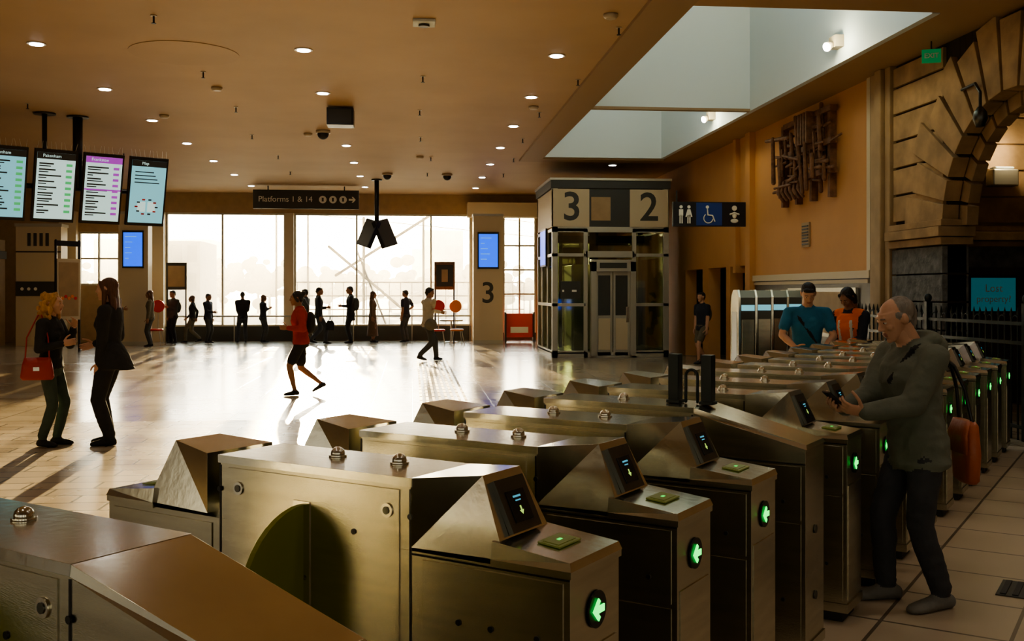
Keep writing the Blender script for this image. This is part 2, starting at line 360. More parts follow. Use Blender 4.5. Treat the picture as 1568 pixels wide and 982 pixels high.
# ------------------------------------------------------------------ ticket gates
ROW=V((.614,.789,0));AX=V((-.789,.614,0));G0=V((.418,2.682,0));GR=math.radians(-37.9);W=.29;L=1.93
def gate_side(b,y,sgn,std=True):
    s=M['steel'];k=M['black'];d=.004*sgn
    def pnl(x0,x1,z0,z1):
        ya,yb=sorted((y,y+d));b.box(x0,x1,ya,yb,z0,z1,s)
    pnl(-1.30,-.575,.12,1.095)
    pnl(-.49,-.02,.66,.90);pnl(-.49,-.02,.12,.645)
    pnl(-1.90,-1.38,.12,.645);pnl(-1.90,-1.38,.66,.90)
    for x in(-.535,-1.34): b.box(x-.004,x+.004,min(y,y+d*.5),max(y,y+d*.5),.12,1.1,k)
    b.box(-.53,0,min(y,y+d*.5),max(y,y+d*.5),.908,.914,k)
    n=(0,sgn,0)
    for x,z in((-.10,.74),(-.25,.74),(-.36,.74),(-.10,.3),(-.36,.3),(-.533,1.02),(-.533,.6),(-1.34,1.02),(-1.34,.6),(-.75,.95),(-.95,.78),(-1.5,.74),(-1.75,.74)):
        b.disc((x,y+d,z),n,.009,.004,k,10)
    for x,z in((-.62,1.03),(-1.25,1.03),(-.20,.42)):
        b.disc((x,y+d,z),n,.022,.005,M['steel2'],18);b.disc((x,y+d*2.2,z),n,.012,.003,M['steel_d'],14)
def reader_end(b,x,sg):
    f=lambda v:x+sg*v
    s2=M['steel2'];s=M['steel']
    def bx(a,c,y0,y1,z0,z1,m): b.box(min(f(a),f(c)),max(f(a),f(c)),y0,y1,z0,z1,m)
    bx(.006,-.25,-.006,W+.006,.915,.935,s);b.hexa([(f(.008),-.008,.935),(f(.008),W+.008,.935),(f(-.25),W+.008,.935),(f(-.25),-.008,.935)],
        [(f(0),0,.958),(f(0),W,.958),(f(-.25),W,.985),(f(-.25),0,.985)],s2)
    b.hexa([(f(-.21),.004,.935),(f(-.21),W-.004,.935),(f(-.53),W+.004,.93),(f(-.53),-.004,.93)],
           [(f(-.31),.045,1.155),(f(-.31),W-.045,1.155),(f(-.53),W+.006,1.134),(f(-.53),-.006,1.134)],s2)
    a=V((f(-.232),W/2,1.0));c=V((f(-.303),W/2,1.148));up=(c-a).normalized();side=V((0,1,0))*sg;nn=side.cross(up)
    T=frame(a,side,up,nn)
    b.box(-.078,.078,-.01,.148,-.006,.010,M['steel_d'],T);b.box(-.048,.048,.015,.108,.010,.013,M['scr'],T)
    b.box(-.020,.020,.086,.092,.013,.014,M['cyan'],T);b.box(-.014,.014,.075,.079,.013,.014,M['cyan'],T)
    b.box(-.0035,.0035,.045,.060,.013,.014,M['yel'],T);b.prism([(-.011,.047),(0,.034),(.011,.047)],'z',.013,.014,M['yel'],T)
    T=frame((f(-.115),W/2,.972),V((-.995*sg,0,.10)),V((0,-1*sg,0)),V((.10*sg,0,.995)))
    b.box(-.036,.036,-.062,.062,0,.005,M['reader'],T);b.box(-.026,.026,-.05,.05,.005,.007,M['reader'],T);b.box(-.005,.005,-.010,.010,.007,.008,M['gdim'],T)
    b.disc((f(.002),W/2,.80),(sg,0,0),.052,.006,M['black'],24)
    X=f(.010)
    T=frame((X,W/2,.80),V((0,1*sg,0)),V((0,0,1)),V((sg,0,0)))
    b.prism([(-.036,0),(-.004,.032),(.006,.022),(-.006,.010),(.03,.010),(.03,-.010),(-.006,-.010),(.006,-.022),(-.004,-.032)],'z',0,.004,M['green'],T)
    b.box(min(f(.0),f(.004)),max(f(.0),f(.004)),.02,W-.02,.12,.70,s)
def gate_mesh(kind):
    b=MB();s=M['steel'];s2=M['steel2']
    b.box(-L+.03,-.03,.03,W-.03,0,.09,M['rubber'])
    b.box(-L,0,0,W,.08,.92,s)
    b.box(-L-.006,.006,-.006,W+.006,.06,.105,s)
    b.box(-1.34,-.53,0,W,.92,1.11,s);b.box(-1.345,-.525,-.008,W+.008,1.108,1.134,s2)
    gate_side(b,0,-1);gate_side(b,W,1)
    if kind=='A': reader_end(b,0,1)
    else:
        b.hexa([(0,0,.92),(0,W,.92),(-.53,W,.92),(-.53,0,.92)],[(0,.0,.985),(0,W,.985),(-.53,W,1.112),(-.53,0,1.112)],s)
        b.hexa([(.008,-.008,.978),(.008,W+.008,.978),(-.53,W+.008,1.108),(-.53,-.008,1.108)],[(.0,.012,.998),(.0,W-.012,.998),(-.53,W+.006,1.134),(-.53,-.006,1.134)],s2)
        for z in(.6,.3): b.disc((.001,W/2,z),(1,0,0),.02,.006,M['steel_d'],16)
    reader_end(b,-L,-1)
    for x in((-.72,-.98) if kind=='A' else (-.98,)):
        b.disc((x,W*.62,1.134),(0,0,1),.030,.006,s2,20);b.ell((x,W*.62,1.144),(.024,.024,.022),s2)
    pts=[(0,.32),(-.26,.32),(-.26,.74)]+[(-.26+.26*(1-math.cos(t)),.74+.27*math.sin(t)) for t in[math.pi/2*i/10 for i in range(1,11)]]
    b.prism(pts,'x',-.975,-.955,M['paddle']);b.box(-1.0,-.93,-.008,0,.3,1.02,s2)
    return b
GA=gate_mesh('A').mesh('ticket_gate_mesh');GB=gate_mesh('B').mesh('ticket_gate_slope_mesh')
def put_gate(loc,me):
    ob=bpy.data.objects.new('ticket_gate',me);SC.collection.objects.link(ob);ob.location=loc;ob.rotation_euler=(0,0,GR)
    m=ob.modifiers.new('bevel','BEVEL');m.width=.006;m.segments=2;m.limit_method='ANGLE';m.angle_limit=math.radians(50)
put_gate(G0-ROW*1.11,GB)
for n in range(1,15): put_gate(G0+ROW*.717*(n-1),GB if n==4 else GA)
b=MB();pb=G0+ROW*(.717*3+.15)+AX*.60
gx=V((.789,-.614,0))
for k in(-.085,.085):
    p=pb+gx*k
    b.box(-.026,.026,-.03,.03,1.136,1.375,M['iron'],Matrix.Translation(p)@Matrix.Rotation(GR,4,'Z'))
    b.box(-.034,.034,-.036,.036,1.136,1.152,M['iron'],Matrix.Translation(p)@Matrix.Rotation(GR,4,'Z'))
pts=[pb+gx*(.03*math.cos(t))+V((0,0,1.27+.03*math.sin(t))) for t in[math.pi*i/8 for i in range(9)]]
b.tube([pb+gx*.03+V((0,0,1.145))]+pts+[pb-gx*.03+V((0,0,1.145))],.008,M['iron'])
b.build('barrier_post_pair',bevel=.004)
# ------------------------------------------------------------------ downlights
dl=[]
for x in(-12.2,-8.6,-5.07,-1.5,2.05):
    for k in range(-4,7):
        y=14.4+3.1*k
        if y<34.5 and not(x<-6 and 5<y<25): dl.append((x,y))
dl+=[(5.3,26.7),(5.3,29.8),(6.8,9),(5.3,4.9),(5.3,1.8)]  # last two are unseen fill lights, added to brighten the nearest man
b=MB()
for x,y in dl:
    b.disc((x,y,CZ-.012),(0,0,1),.125,.012,M['lampring'],24);b.disc((x,y,CZ-.02),(0,0,1),.09,.012,M['lamp'],24)
b.build('downlight')
for x,y in dl:
    if y<0 or x<-9: continue
    l=bpy.data.lights.new('downlight_lamp','SPOT');l.energy=60 if (x>5 and y<10) else 26;l.color=(1,.84,.62);l.spot_size=math.radians(125);l.spot_blend=.7;l.shadow_soft_size=.1  # stronger output at near right is extra fill for the nearest man
    q=bpy.data.objects.new('downlight_lamp',l);SC.collection.objects.link(q);q.location=(x,y,CZ-.06)
for y,n in((14.4,0),(20.7,1)):
    b=MB();b.box(6.12,6.25,y-.12,y+.12,5.25,5.42,M['lampring']);b.cap((6.13,y,5.3),(6.02,y-.05,5.25),.05,.07,M['lampring'],16,hemi=False);b.disc((6.015,y-.052,5.248),(-.86,-.35,-.35),.062,.01,M['lamp'],20)
    b.build('wall_spotlight')
    l=bpy.data.lights.new('spot_glow','POINT');l.energy=22;l.color=(1,.93,.6);l.shadow_soft_size=.06
    q=bpy.data.objects.new('spot_glow',l);SC.collection.objects.link(q);q.location=(5.9,y-.25,5.22)
def sprinkler(x,y):
    b=MB();b.disc((0,0,-.01),(0,0,1),.04,.01,M['lampring'],14);b.cap((0,0,-.09),(0,0,0),.012,.012,M['black'],8,hemi=False);b.disc((0,0,-.1),(0,0,1),.03,.006,M['black'],10);b.build('fire_sprinkler',(x,y,CZ))
for x in(-6.8,-3.3,.3,2.5):
    for y in(12.8,16,19,22.3,25.6,29):
        if (x,y)!=(.3,12.8): sprinkler(x+random.uniform(-.2,.2),y)
def detector(x,y,r=.09,m='lampring'):
    b=MB();b.loft([((0,0,0),r,r),((0,0,-.03),r,r),((0,0,-.06),r*.7,r*.7)],(1,0,0),(0,1,0),M[m]);b.build('smoke_detector',(x,y,CZ))
for x,y in((-3.2,17.2),(-2.2,22),(2.4,12.2),(.2,25.5),(2.2,18.4),(-4.7,20)): detector(x,y)
b=MB();b.box(-.14,.14,-.14,.14,-.04,0,M['white']);b.disc((0,0,-.07),(0,0,1),.07,.03,M['signdark'],20);b.build('motion_sensor',(.15,12.75,CZ),bevel=.01)
def domecam(x,y):
    b=MB();b.disc((0,0,-.06),(0,0,1),.15,.06,M['lampring'],20);b.ell((0,0,-.07),(.12,.12,.12),M['black']);b.build('dome_camera',(x,y,CZ))
domecam(-1.85,21.6);domecam(-.7,29.2);domecam(1,29.2)
b=MB();b.box(-.24,.24,-.2,.2,-.34,-.03,M['black']);b.box(-.21,.21,-.21,-.2,-.31,-.06,M['signdark']);b.box(-.03,.03,-.03,.03,-.03,0,M['black']);b.build('box_loudspeaker',(-1.3,18.9,CZ),bevel=.01)
b=MB();b.disc((0,0,-.008),(0,0,1),.75,.008,M['ceil'],40);b.build('round_access_panel',(-3.2,14.8,CZ))
# ------------------------------------------------------------------ departure displays
dc=V((-6.30,20.1,3.66));rd=V((.825,.565,0)).normalized();nn=V((.565,-.825,0)).normalized()
tilt=math.radians(13)
nz=(nn*math.cos(tilt)-V((0,0,1))*math.sin(tilt)).normalized();up=nz.cross(rd).normalized()
if up.z<0: up=-up
for i in range(4):
    b=MB();c=dc+rd*(i-1.5)*.87
    T=frame(c,rd,up,rd.cross(up))
    b.box(-.375,.375,-.68,.68,-.09,0,M['black'],T);b.box(-.34,.34,-.62,.62,0,.004,M['s_cyan'] if i in(0,3) else M['s_white'],T)
    b.box(-.34,.34,.50,.62,.004,.006,M['s_dark'] if i!=2 else M['s_purple'],T);b.text(('Sydenham','Pakenham','Frankston','Map')[i],.08,M['s_white'],T@Matrix.Translation((-.08,.56,.007)),.001)
    if i<3:
        for k in range(9):
            z=.40-k*.11;b.box(-.30,-.30+random.uniform(.2,.40),z,z+.028,.004,.006,M['s_dark'],T);b.box(-.30,-.30+random.uniform(.1,.3),z-.04,z-.02,.004,.006,M['s_dark'],T)
            b.box(.18,.29,z-.02,z+.03,.004,.006,M['s_green'] if i!=2 else M['s_purple'],T)
        if i==2: b.box(-.34,.34,-.03,0,.005,.007,M['s_purple'],T)
    else:
        for k in range(4): b.box(-.27,.1+.04*k,.38-k*.07,.40-k*.07,.004,.006,M['s_dark'],T)
        for x,y,q in((-.1,-.3,'s_dark'),(.1,-.3,'s_dark')): b.box(x-.08,x+.08,y-.1,y+.1,.004,.006,M['s_white'],T)
        for a in range(10):
            t=a*math.pi/5;b.box(math.cos(t)*.2-.03,math.cos(t)*.2+.03,-.3+math.sin(t)*.15-.015,-.3+math.sin(t)*.15+.015,.005,.007,M['redsign'] if a%2 else M['s_dark'],T)
    for k in range(9): x=-.34+k*.085;b.cap(T@V((x,.68,-.04)),T@V((x+random.uniform(-.04,.04),.82,-.04)),.004,.002,M['signwhite'],5)
    b.build('departure_display')
b=MB();back=-nn*.24
b.tube([dc+rd*-2.1+back,dc+rd*1.5+back],.05,M['black'],10)
for t in(.05,-.55):
    p=dc+rd*t+back;r_=.09 if t>-.5 else .045;b.cap(p,V((p.x,p.y,CZ)),r_,r_,M['black'],14,hemi=False);b.disc((p.x,p.y,CZ-.03),(0,0,1),.2,.03,M['black'])
for i in range(4):
    p=dc+rd*(i-1.5)*.87;b.tube([p+back,p+back*.45],.04,M['black'])
b.build('display_support_frame')
b=MB();b.box(-.25,.25,-.12,.12,-.3,.1,M['black']);b.cap((0,0,.1),(0,0,.75),.03,.03,M['black'],8);b.box(-.2,.2,-.13,-.12,-.2,.05,M['signdark']);b.build('hanging_loudspeaker',(-7.9,20.3,4.3),rotz=.4,bevel=.01)
# ------------------------------------------------------------------ platform sign, clock pair
b=MB();b.box(-1.66,1.66,-.06,.06,-.3,.3,M['signdark']);T=face_T((0,-.062,0),(0,-1,0))
b.text('Platforms 1 & 14',.25,M['signwhite'],T@Matrix.Translation((-.65,0,0)),.002)
for k in range(3):
    b.disc((.52+k*.32,-.06,0),(0,-1,0),.12,.006,M['signwhite'],20);b.box(.49+k*.32,.55+k*.32,-.072,-.066,-.06,.06,M['signdark'])
b.prism([(1.34,.03),(1.48,.03),(1.43,.09),(1.48,.09),(1.56,0),(1.48,-.09),(1.43,-.09),(1.48,-.03),(1.34,-.03)],'y',-.068,-.06,M['signwhite'])
for x in(-1.2,1.2): b.cap((x,0,.3),(x,0,.43),.02,.02,M['black'],8)
b.build('platform_direction_sign',(-3.35,33,4.62))
b=MB();b.cap((0,0,0),(0,0,-1.35),.07,.07,M['black'],12,hemi=False);b.disc((0,0,-.04),(0,0,1),.16,.04,M['black'])
for s in(-1,1):
    T=Matrix.Translation((s*.24,0,-1.62))@Matrix.Rotation(s*math.radians(-22),4,'Y')@Matrix.Rotation(s*math.radians(62),4,'Z')
    b.box(-.42,.42,-.06,.06,-.42,.42,M['black'],T);b.box(-.38,.38,-.065,.065,-.38,.38,M['signdark'],T)
b.build('hanging_display_pair',(-1.05,30.8,CZ))
# ------------------------------------------------------------------ lift
def lift():
    b=MB();w=3.02;d=3.1;H=4.58;f=M['alu'];g=M['liftglass']
    b.box(0,w,0,d,0,.14,M['alu']);b.box(-.04,w+.04,-.04,d+.04,H-.26,H,M['signdark']);b.box(-.07,w+.07,-.07,d+.07,H-.06,H,f)
    for x in(0,w-.14):
        for y in(0,d-.14): b.box(x,x+.14,y,y+.14,0,H-.2,f)
    for x in(.86,2.12): b.box(x-.05,x+.05,0,.1,0,3.3,f)
    for z in(.14,1.35,2.62,3.26): 
        b.box(0,.86,0,.08,z-.04,z+.04,f);b.box(2.12,w,0,.08,z-.04,z+.04,f);b.box(0,.08,0,d,z-.04,z+.04,f);b.box(w-.08,w,0,d,z-.04,z+.04,f)
    b.box(0,w,0,.1,3.2,3.34,f);b.box(.86,2.12,0,.1,2.56,2.72,f)
    for y in(1.0,2.1): b.box(0,.08,y-.04,y+.04,.1,3.3,f)
    b.box(.03,.86,.04,.05,.14,3.26,g);b.box(2.12,w-.03,.04,.05,.14,3.26,g);b.box(.86,2.12,.04,.05,2.7,3.26,g)
    b.box(.03,.04,.1,d,.14,3.26,g);b.box(w-.04,w-.03,.1,d,.14,3.26,g);b.box(.03,w,d-.05,d-.04,.14,3.26,g)
    b.box(.02,.95,-.02,0,3.34,4.3,M['cream']);b.box(2.0,w-.02,-.02,0,3.34,4.3,M['cream']);b.box(.95,2.0,.0,.02,3.34,4.3,M['signdark'])
    b.box(1.0,1.5,-.01,0,3.5,4.1,M['tan'])
    b.box(0,.02,0,d,3.34,4.3,M['cream']);b.box(w-.02,w,0,d,3.34,4.3,M['cream'])
    b.text('3',1.02,M['signdark'],face_T((.5,-.021,3.82),(0,-1,0)),.002,.012);b.text('2',1.02,M['signdark'],face_T((2.5,-.021,3.82),(0,-1,0)),.002,.012)
    b.box(.98,1.12,-.12,.06,.05,2.45,f);b.box(2.0,2.14,-.12,.06,.05,2.45,f);b.box(.98,2.14,-.12,.06,2.2,2.5,f)
    for x0,x1 in((1.12,1.55),(1.57,2.0)):
        b.box(x0,x1,.0,.03,.05,2.2,M['alu'])
        b.box(x0+.06,x1-.06,-.012,0,.2,1.0,M['cream']);b.box(x0+.06,x1-.06,-.012,0,1.08,2.1,M['signdark'])
        b.box(x0,x0+.05,-.015,.0,.05,2.2,f);b.box(x1-.05,x1,-.015,0,.05,2.2,f)
    b.box(1.2,1.9,-.13,-.12,2.28,2.42,M['signdark'])
    b.box(.2,.72,-.02,0,1.5,1.95,M['signdark']);b.box(.25,.3,-.03,-.02,1.68,1.73,M['signwhite']);b.box(.5,.62,-.03,-.02,1.68,1.73,M['signwhite'])
    b.box(1.9,1.98,-.02,0,.9,1.3,M['steel2'])
    b.box(-.05,-.0,.95,2.05,2.35,3.35,M['black']);b.box(-.056,-.05,1.0,2.0,2.4,3.3,M['bluescreen'])  # glowing panel imitates a blue display's reflection in the lift glass
    b.box(.7,2.3,.9,2.6,.15,2.4,M['alu']);b.box(1.35,1.6,2.3,2.5,2.4,4.2,M['black']);b.box(.5,.6,2.3,2.5,.14,3.3,M['steel_d'])
    b.cap((1.2,1.7,2.4),(1.2,1.7,3.4),.02,.02,M['black'],6)
    b.box(.25,2.75,1.6,1.75,3.0,3.2,M['steel_d'])
    b.build('glass_lift',(3.55,25.7,0),bevel=.006)
lift()
def totem(name,x,y,w,h,num=None):
    b=MB();b.box(0,w,0,.5,0,h,M['cream']);b.box(-.02,w+.02,-.02,.52,h-.08,h,M['alu']);b.box(0,w,-.01,.0,0,.12,M['alu'])
    b.box(w*.14,w*.86,-.05,0,2.42,3.6,M['black']);b.box(w*.18,w*.82,-.056,-.05,2.48,3.54,M['bluescreen'])
    for k in range(5): b.box(w*.24,w*.24+.1+.25*random.random(),-.058,-.056,3.4-k*.17,3.42-k*.17,M['s_cyan'])
    if num: b.text(num,.95,M['signdark'],face_T((w/2,-.002,1.62),(0,-1,0)),.002,.01)
    b.build(name,(x,y,0),bevel=.01)
totem('platform_totem',1.97,32.8,.95,4.2,'3');totem('platform_totem',-9.15,33.0,.9,4.2)
b=MB();b.box(0,1.35,0,.6,0,3.75,M['cream']);b.box(0,1.35,-.03,0,1.55,2.0,M['signdark']);b.box(.0,1.35,-.02,0,2.9,2.94,M['signdark']);b.box(-.03,1.38,-.03,.62,3.7,3.8,M['alu'])
for k in range(4): b.box(.35+.18*k,.45+.18*k,-.02,0,3.1,3.5,M['signdark'])
for k in range(3): b.disc((.2+.2*k,-.03,1.77),(0,-1,0),.05,.01,M['signwhite'])
b.build('information_kiosk',(-12.2,32.9,0),bevel=.01)
b=MB();b.box(0,1.2,0,.5,0,3.3,M['tan']);b.box(.1,1.1,-.02,0,.9,2.6,M['signdark']);b.box(.15,1.05,-.1,-.02,1.9,2.3,M['tan']);b.box(.75,1.05,-.1,-.02,1.3,1.8,M['red']);b.box(-.05,1.25,-.1,.5,2.7,2.95,M['signdark']);b.build('vending_machine',(-13.9,32.9,0),bevel=.01)
b=MB();b.box(-.35,.35,-.05,.05,.9,2.6,M['cream']);b.box(-.3,.3,-.056,-.05,1.0,2.5,M['tan'])
for x in(-.36,.36): b.cap((x,0,0),(x,0,3.1),.035,.035,M['black'],10)
for k in range(5): b.disc((-.2+.1*k,-.06,1.5+.05*(k%2)),(0,-1,0),.045,.012,(M['orangep'],M['red'],M['orangep'],M['orangep'],M['red'])[k],12)
b.box(-.38,.38,-.04,.04,2.95,3.1,M['black']);b.build('poster_stand',(-9.55,29.5,0),rotz=.9)
b=MB();b.box(-.33,.33,-.04,.04,1.75,2.65,M['wood']);b.box(-.27,.27,-.05,-.04,1.85,2.55,M['signdark']);b.box(-.1,.1,-.055,-.05,2.0,2.4,M['tan'])
for x in(-.3,.3): b.cap((x,0,0),(x,0,1.8),.025,.025,M['black'],8)
b.build('notice_board',(1.05,33.0,0))
b=MB();b.box(-.33,.33,-.04,.04,1.75,2.65,M['signdark']);b.box(-.27,.27,-.05,-.04,1.85,2.55,M['tan'])
for x in(-.3,.3): b.cap((x,0,0),(x,0,1.8),.025,.025,M['black'],8)
b.build('notice_board',(-7.8,34.9,0))
def chair(x,y,c,r=0):
    b=MB();b.loft([((0,0,.44),.2,.2),((0,0,.48),.22,.22),((0,0,.5),.2,.2)],(1,0,0),(0,1,0),c)
    for sx in(-1,1):
        for sy in(-1,1): b.cap((sx*.13,sy*.13,.45),(sx*.2,sy*.2,.012),.014,.012,M['alu'],8)
    b.tube([(0,-.18,.46),(0,-.24,.8),(0,-.22,1.1)],.016,M['alu']);b.disc((0,-.24,1.22),(0,1,0),.2,.04,c,28)
    b.build('round_back_chair',(x,y,0),rotz=r,bevel=.005)
chair(.83,32.2,M['red'],3.1);chair(1.42,32.4,M['orangep'],3.3);chair(-8.1,33.4,M['red'],3.1)
b=MB();b.loft([((0,0,.70),.38,.38),((0,0,.74),.4,.4),((0,0,.76),.38,.38)],(1,0,0),(0,1,0),M['alu'],28);b.cap((0,0,.02),(0,0,.7),.035,.03,M['alu'],12,hemi=False);b.loft([((0,0,0),.24,.24),((0,0,.03),.2,.2)],(1,0,0),(0,1,0),M['alu']);b.build('cafe_table',(1.3,34.0,0))
b=MB();b.box(-.45,.45,-.03,.03,.15,.95,M['red']);b.box(-.3,.3,-.035,-.03,.3,.5,M['signwhite']);b.box(-.5,-.45,-.2,.2,0,1.0,M['black']);b.box(.45,.5,-.2,.2,0,1.0,M['black']);b.build('red_advertising_board',(3.6,34.2,0))
# toilets sign
b=MB();b.box(0,1.64,-.05,.05,-.26,.26,M['navy']);b.box(.5,1.06,-.056,-.05,-.24,.24,M['blue'])
def pict(b,x,s,skirt=False,m=M['signwhite']):
    b.disc((x,-.05,.15*s/.2),(0,-1,0),.035*s/.2,.012,m,14)
    if skirt: b.prism([(x-.03,.1),(x+.03,.1),(x+.075,-.06),(x-.075,-.06)],'y',-.062,-.05,m)
    else: b.box(x-.045,x+.045,-.062,-.05,-.04,.1,m)
    b.box(x-.035,x-.008,-.062,-.05,-.2,-.02,m);b.box(x+.008,x+.035,-.062,-.05,-.2,-.02,m)
pict(b,.17,.2);pict(b,.34,.2,True)
b.disc((1.33,-.05,.13),(0,-1,0),.055,.012,M['signwhite'],16);b.ell((1.33,-.055,-.02),(.05,.012,.07),M['signwhite']);b.ell((1.33,-.055,-.14),(.085,.012,.045),M['signwhite']);b.tube([(1.24,-.058,.0),(1.33,-.058,.03),(1.42,-.058,.0)],.02,M['signwhite'],6)
b.disc((.74,-.056,.15),(0,-1,0),.035,.008,M['signwhite'],14);b.tube([(.74,-.062,.1),(.75,-.062,-.02),(.85,-.062,-.03),(.90,-.062,-.15)],.014,M['signwhite'],6)
b.tube([(.76+.10*math.cos(t),-.062,-.09+.10*math.sin(t)) for t in[math.radians(130+i*22) for i in range(11)]],.011,M['signwhite'],6)
b.box(.08,.10,-.03,.03,.26,.5,M['black']);b.box(1.62,1.7,-.04,.04,-.1,.1,M['black'])
b.build('toilets_sign',(5.5,21.2,3.33))
b=MB();b.box(-.12,.12,-.02,.02,-.09,.09,M['exit']);b.text('EXIT',.09,M['signwhite'],face_T((0,-.021,0),(0,-1,0)),.001,.002);b.cap((0,0,.09),(0,0,.20),.01,.01,M['black'],6);b.build('exit_sign',(6.95,13.1,4.85),rotz=-.35)
# wall sculpture
b=MB()
random.seed(9)
for i in range(60):
    y=random.uniform(16.7,19.1);z=random.uniform(3.6,4.6);t=random.uniform(.02,.045);x=XR-random.uniform(.04,.3)
    if i%2: l=random.uniform(.3,.95);a=random.gauss(0,.12);b.cap((x,y,z-l/2),(x-.02,y+a*l,z+l/2),t,t*.8,M['wood'],6)
    else: l=random.uniform(.3,1.2);a=random.gauss(0,.12);b.cap((x,y-l/2,z),(x,y+l/2,z+a*l),t,t*.8,M['wood'],6)
for y in(16.8,17.6,18.3,19.0): b.box(XR-.12,XR-.001,y-.05,y+.05,3.3,4.85,M['wood'])
for z in(3.75,4.25,4.8): b.box(XR-.18,XR-.05,16.6,18.8,z-.05,z+.05,M['wood'])
for k in range(6): b.tube([(XR-.2,18.9-k*.2,3.75),(XR-.26,18.85-k*.2,3.55),(XR-.2,18.75-k*.2,3.4)],.03,M['wood'],6)
for k in range(5): b.box(XR-.32,XR-.1,17.3+k*.12,17.36+k*.12,4.3,4.85,M['wood'])
b.build('timber_sculpture')
b=MB();b.box(XR-.03,XR-.001,17.9,18.25,2.5,2.95,M['tan'])
for k in range(7): b.box(XR-.04,XR-.03,17.93,18.22,2.54+k*.055,2.565+k*.055,M['signdark'])
b.build('air_vent')
b=MB();b.box(XR-.05,XR-.001,15.9,18.9,.9,1.75,M['alu']);b.box(XR-.06,XR-.05,15.98,18.82,.97,1.68,M['tan']);b.build('poster_case')
b=MB();b.box(8.32,9.08,14.56,14.61,1.36,1.92,M['black']);b.box(8.35,9.05,14.55,14.56,1.39,1.89,M['poster']);T=face_T((8.7,14.545,1.73),(0,-1,0));b.text('Lost',.16,M['signwhite'],T,.001);b.text('property?',.14,M['signwhite'],T@Matrix.Translation((0,-.16,0)),.001);b.build('lost_property_poster')
b=MB();b.box(8.55,8.95,14.3,14.52,3.25,3.5,M['alu']);b.box(8.60,8.90,14.33,14.5,3.5,3.54,M['white']);b.build('light_fitting',bevel=.02)
l=bpy.data.lights.new('recess_lamp','POINT');l.energy=14;l.color=(1,.80,.48);l.shadow_soft_size=.08;q=bpy.data.objects.new('recess_lamp',l);SC.collection.objects.link(q);q.location=(8.75,14.2,3.74)
b=MB();b.tube([(7.1,12.6,4.3),(7.05,12.2,4.3),(7.0,12.0,4.15),(7.0,12.0,3.95)],.02,M['black']);b.loft([((7.0,12.0,3.97),.03,.03),((7.0,12.0,3.9),.08,.08),((7.0,12.0,3.82),.09,.09),((7.0,12.0,3.72),.05,.05)],(1,0,0),(0,1,0),M['steel_d']);b.build('hanging_lantern')
# iron fence
b=MB()
y=8.5
while y<15.3:
    b.cap((6.85,y,.0),(6.85,y,1.42),.012,.012,M['iron'],6);b.cap((6.85,y,1.42),(6.85,y,1.5),.02,.003,M['iron'],6);y+=.13
for z in(.15,1.1,1.32): b.box(6.83,6.87,8.5,15.3,z-.02,z+.02,M['iron'])
for y in(8.5,10.8,13.0,15.3): b.box(6.81,6.89,y-.04,y+.04,0,1.55,M['iron']);b.ell((6.85,y,1.6),(.05,.05,.06),M['iron'])
y=8.62
while y<15.1:
    b.tube([(6.85,y+.065*(1-math.cos(t)),1.32+.09*math.sin(t)) for t in[math.pi*i/6 for i in range(7)]],.008,M['iron'],5);y+=.26
b.build('iron_fence')
def tmach(x,y,r):
    b=MB()
    prof=[(-.3,0),(.25,0),(.25,1.45),(.2,1.62),(.05,1.7),(-.22,1.7),(-.3,1.6)]
    b.prism(prof,'x',-.10,.10,M['steel_d']);b.prism([(p[0]*1.02,p[1]*1.005) for p in prof],'x',-.13,-.10,M['steel2']);b.prism([(p[0]*1.02,p[1]*1.005) for p in prof],'x',.10,.13,M['steel2'])
    b.box(-.08,.08,.25,.262,1.05,1.4,M['bluescreen']);b.box(-.07,.07,.25,.262,.55,.75,M['black'])
    b.box(-.09,.09,-.312,-.3,1.42,1.50,M['s_cyan']);b.box(-.085,.085,-.312,-.3,.2,1.3,M['steel'])
    b.box(-.134,-.13,-.2,.15,.3,1.4,M['steel_d'])
    b.build('ticket_machine',(x,y,0),rotz=r,bevel=.01)
for i in range(4): tmach(4.62+.33*i,13.9+.28*i,-.12)
b=MB()
for i in range(8):
    y=13.5
    while y<25: b.box(.12+i*.1,.16+i*.1,y,y+.5,0,.006,M['cream']);y+=.58
b.build('tactile_paving')
b=MB();T=Matrix.Translation((3.55,5.3,.004))@Matrix.Rotation(GR,4,'Z');b.box(-.3,1.6,-.17,.17,0,.006,M['signdark'],T)
for i in range(30): b.box(-.28+i*.062,-.25+i*.062,-.15,.15,.006,.012,M['rubber'],T)
b.build('drain_grating')
# ------------------------------------------------------------------ outside
def tree(x,y,h,s):
    rnd=random.Random(int(x*10+y));b=MB();b.cap((0,0,0),(0,0,h*.6),.12,.07,M['bark'],8)
    for k in range(26):
        c=V((rnd.gauss(0,s*.5),rnd.gauss(0,s*.35),h*.60+rnd.gauss(0,h*.15)));r=s*rnd.uniform(.14,.36);b.cap((0,0,h*.4),c,.04,.015,M['bark'],5);b.ell(c,(r,r,r*.8),M['leaf'],seg=9,rg=6)
    b.build('tree',(x,y,-.3))
for i in range(17): tree(-26+i*2.2+random.uniform(-.6,.6),84+random.uniform(-4,6),4.2+random.uniform(-.9,.7),1.9)
def building(x,y,w,d,h,n,mm):
    b=MB();b.box(0,w,0,d,0,h,M['conc']);
    for i in range(n):
        for j in range(mm):
            b.box((i+.2)*w/n,(i+.8)*w/n,-.05,0,(j+.25)*h/mm,(j+.85)*h/mm,M['bldglass'])
    b.build('distant_building',(x,y,-.3))
building(-33,110,12,8,7.5,7,4);building(0,120,6,8,7,5,4);building(-15.5,60,3.4,5,4.9,4,3)
building(1,100,4,5,8,4,6)
b=MB();m=M['truss']
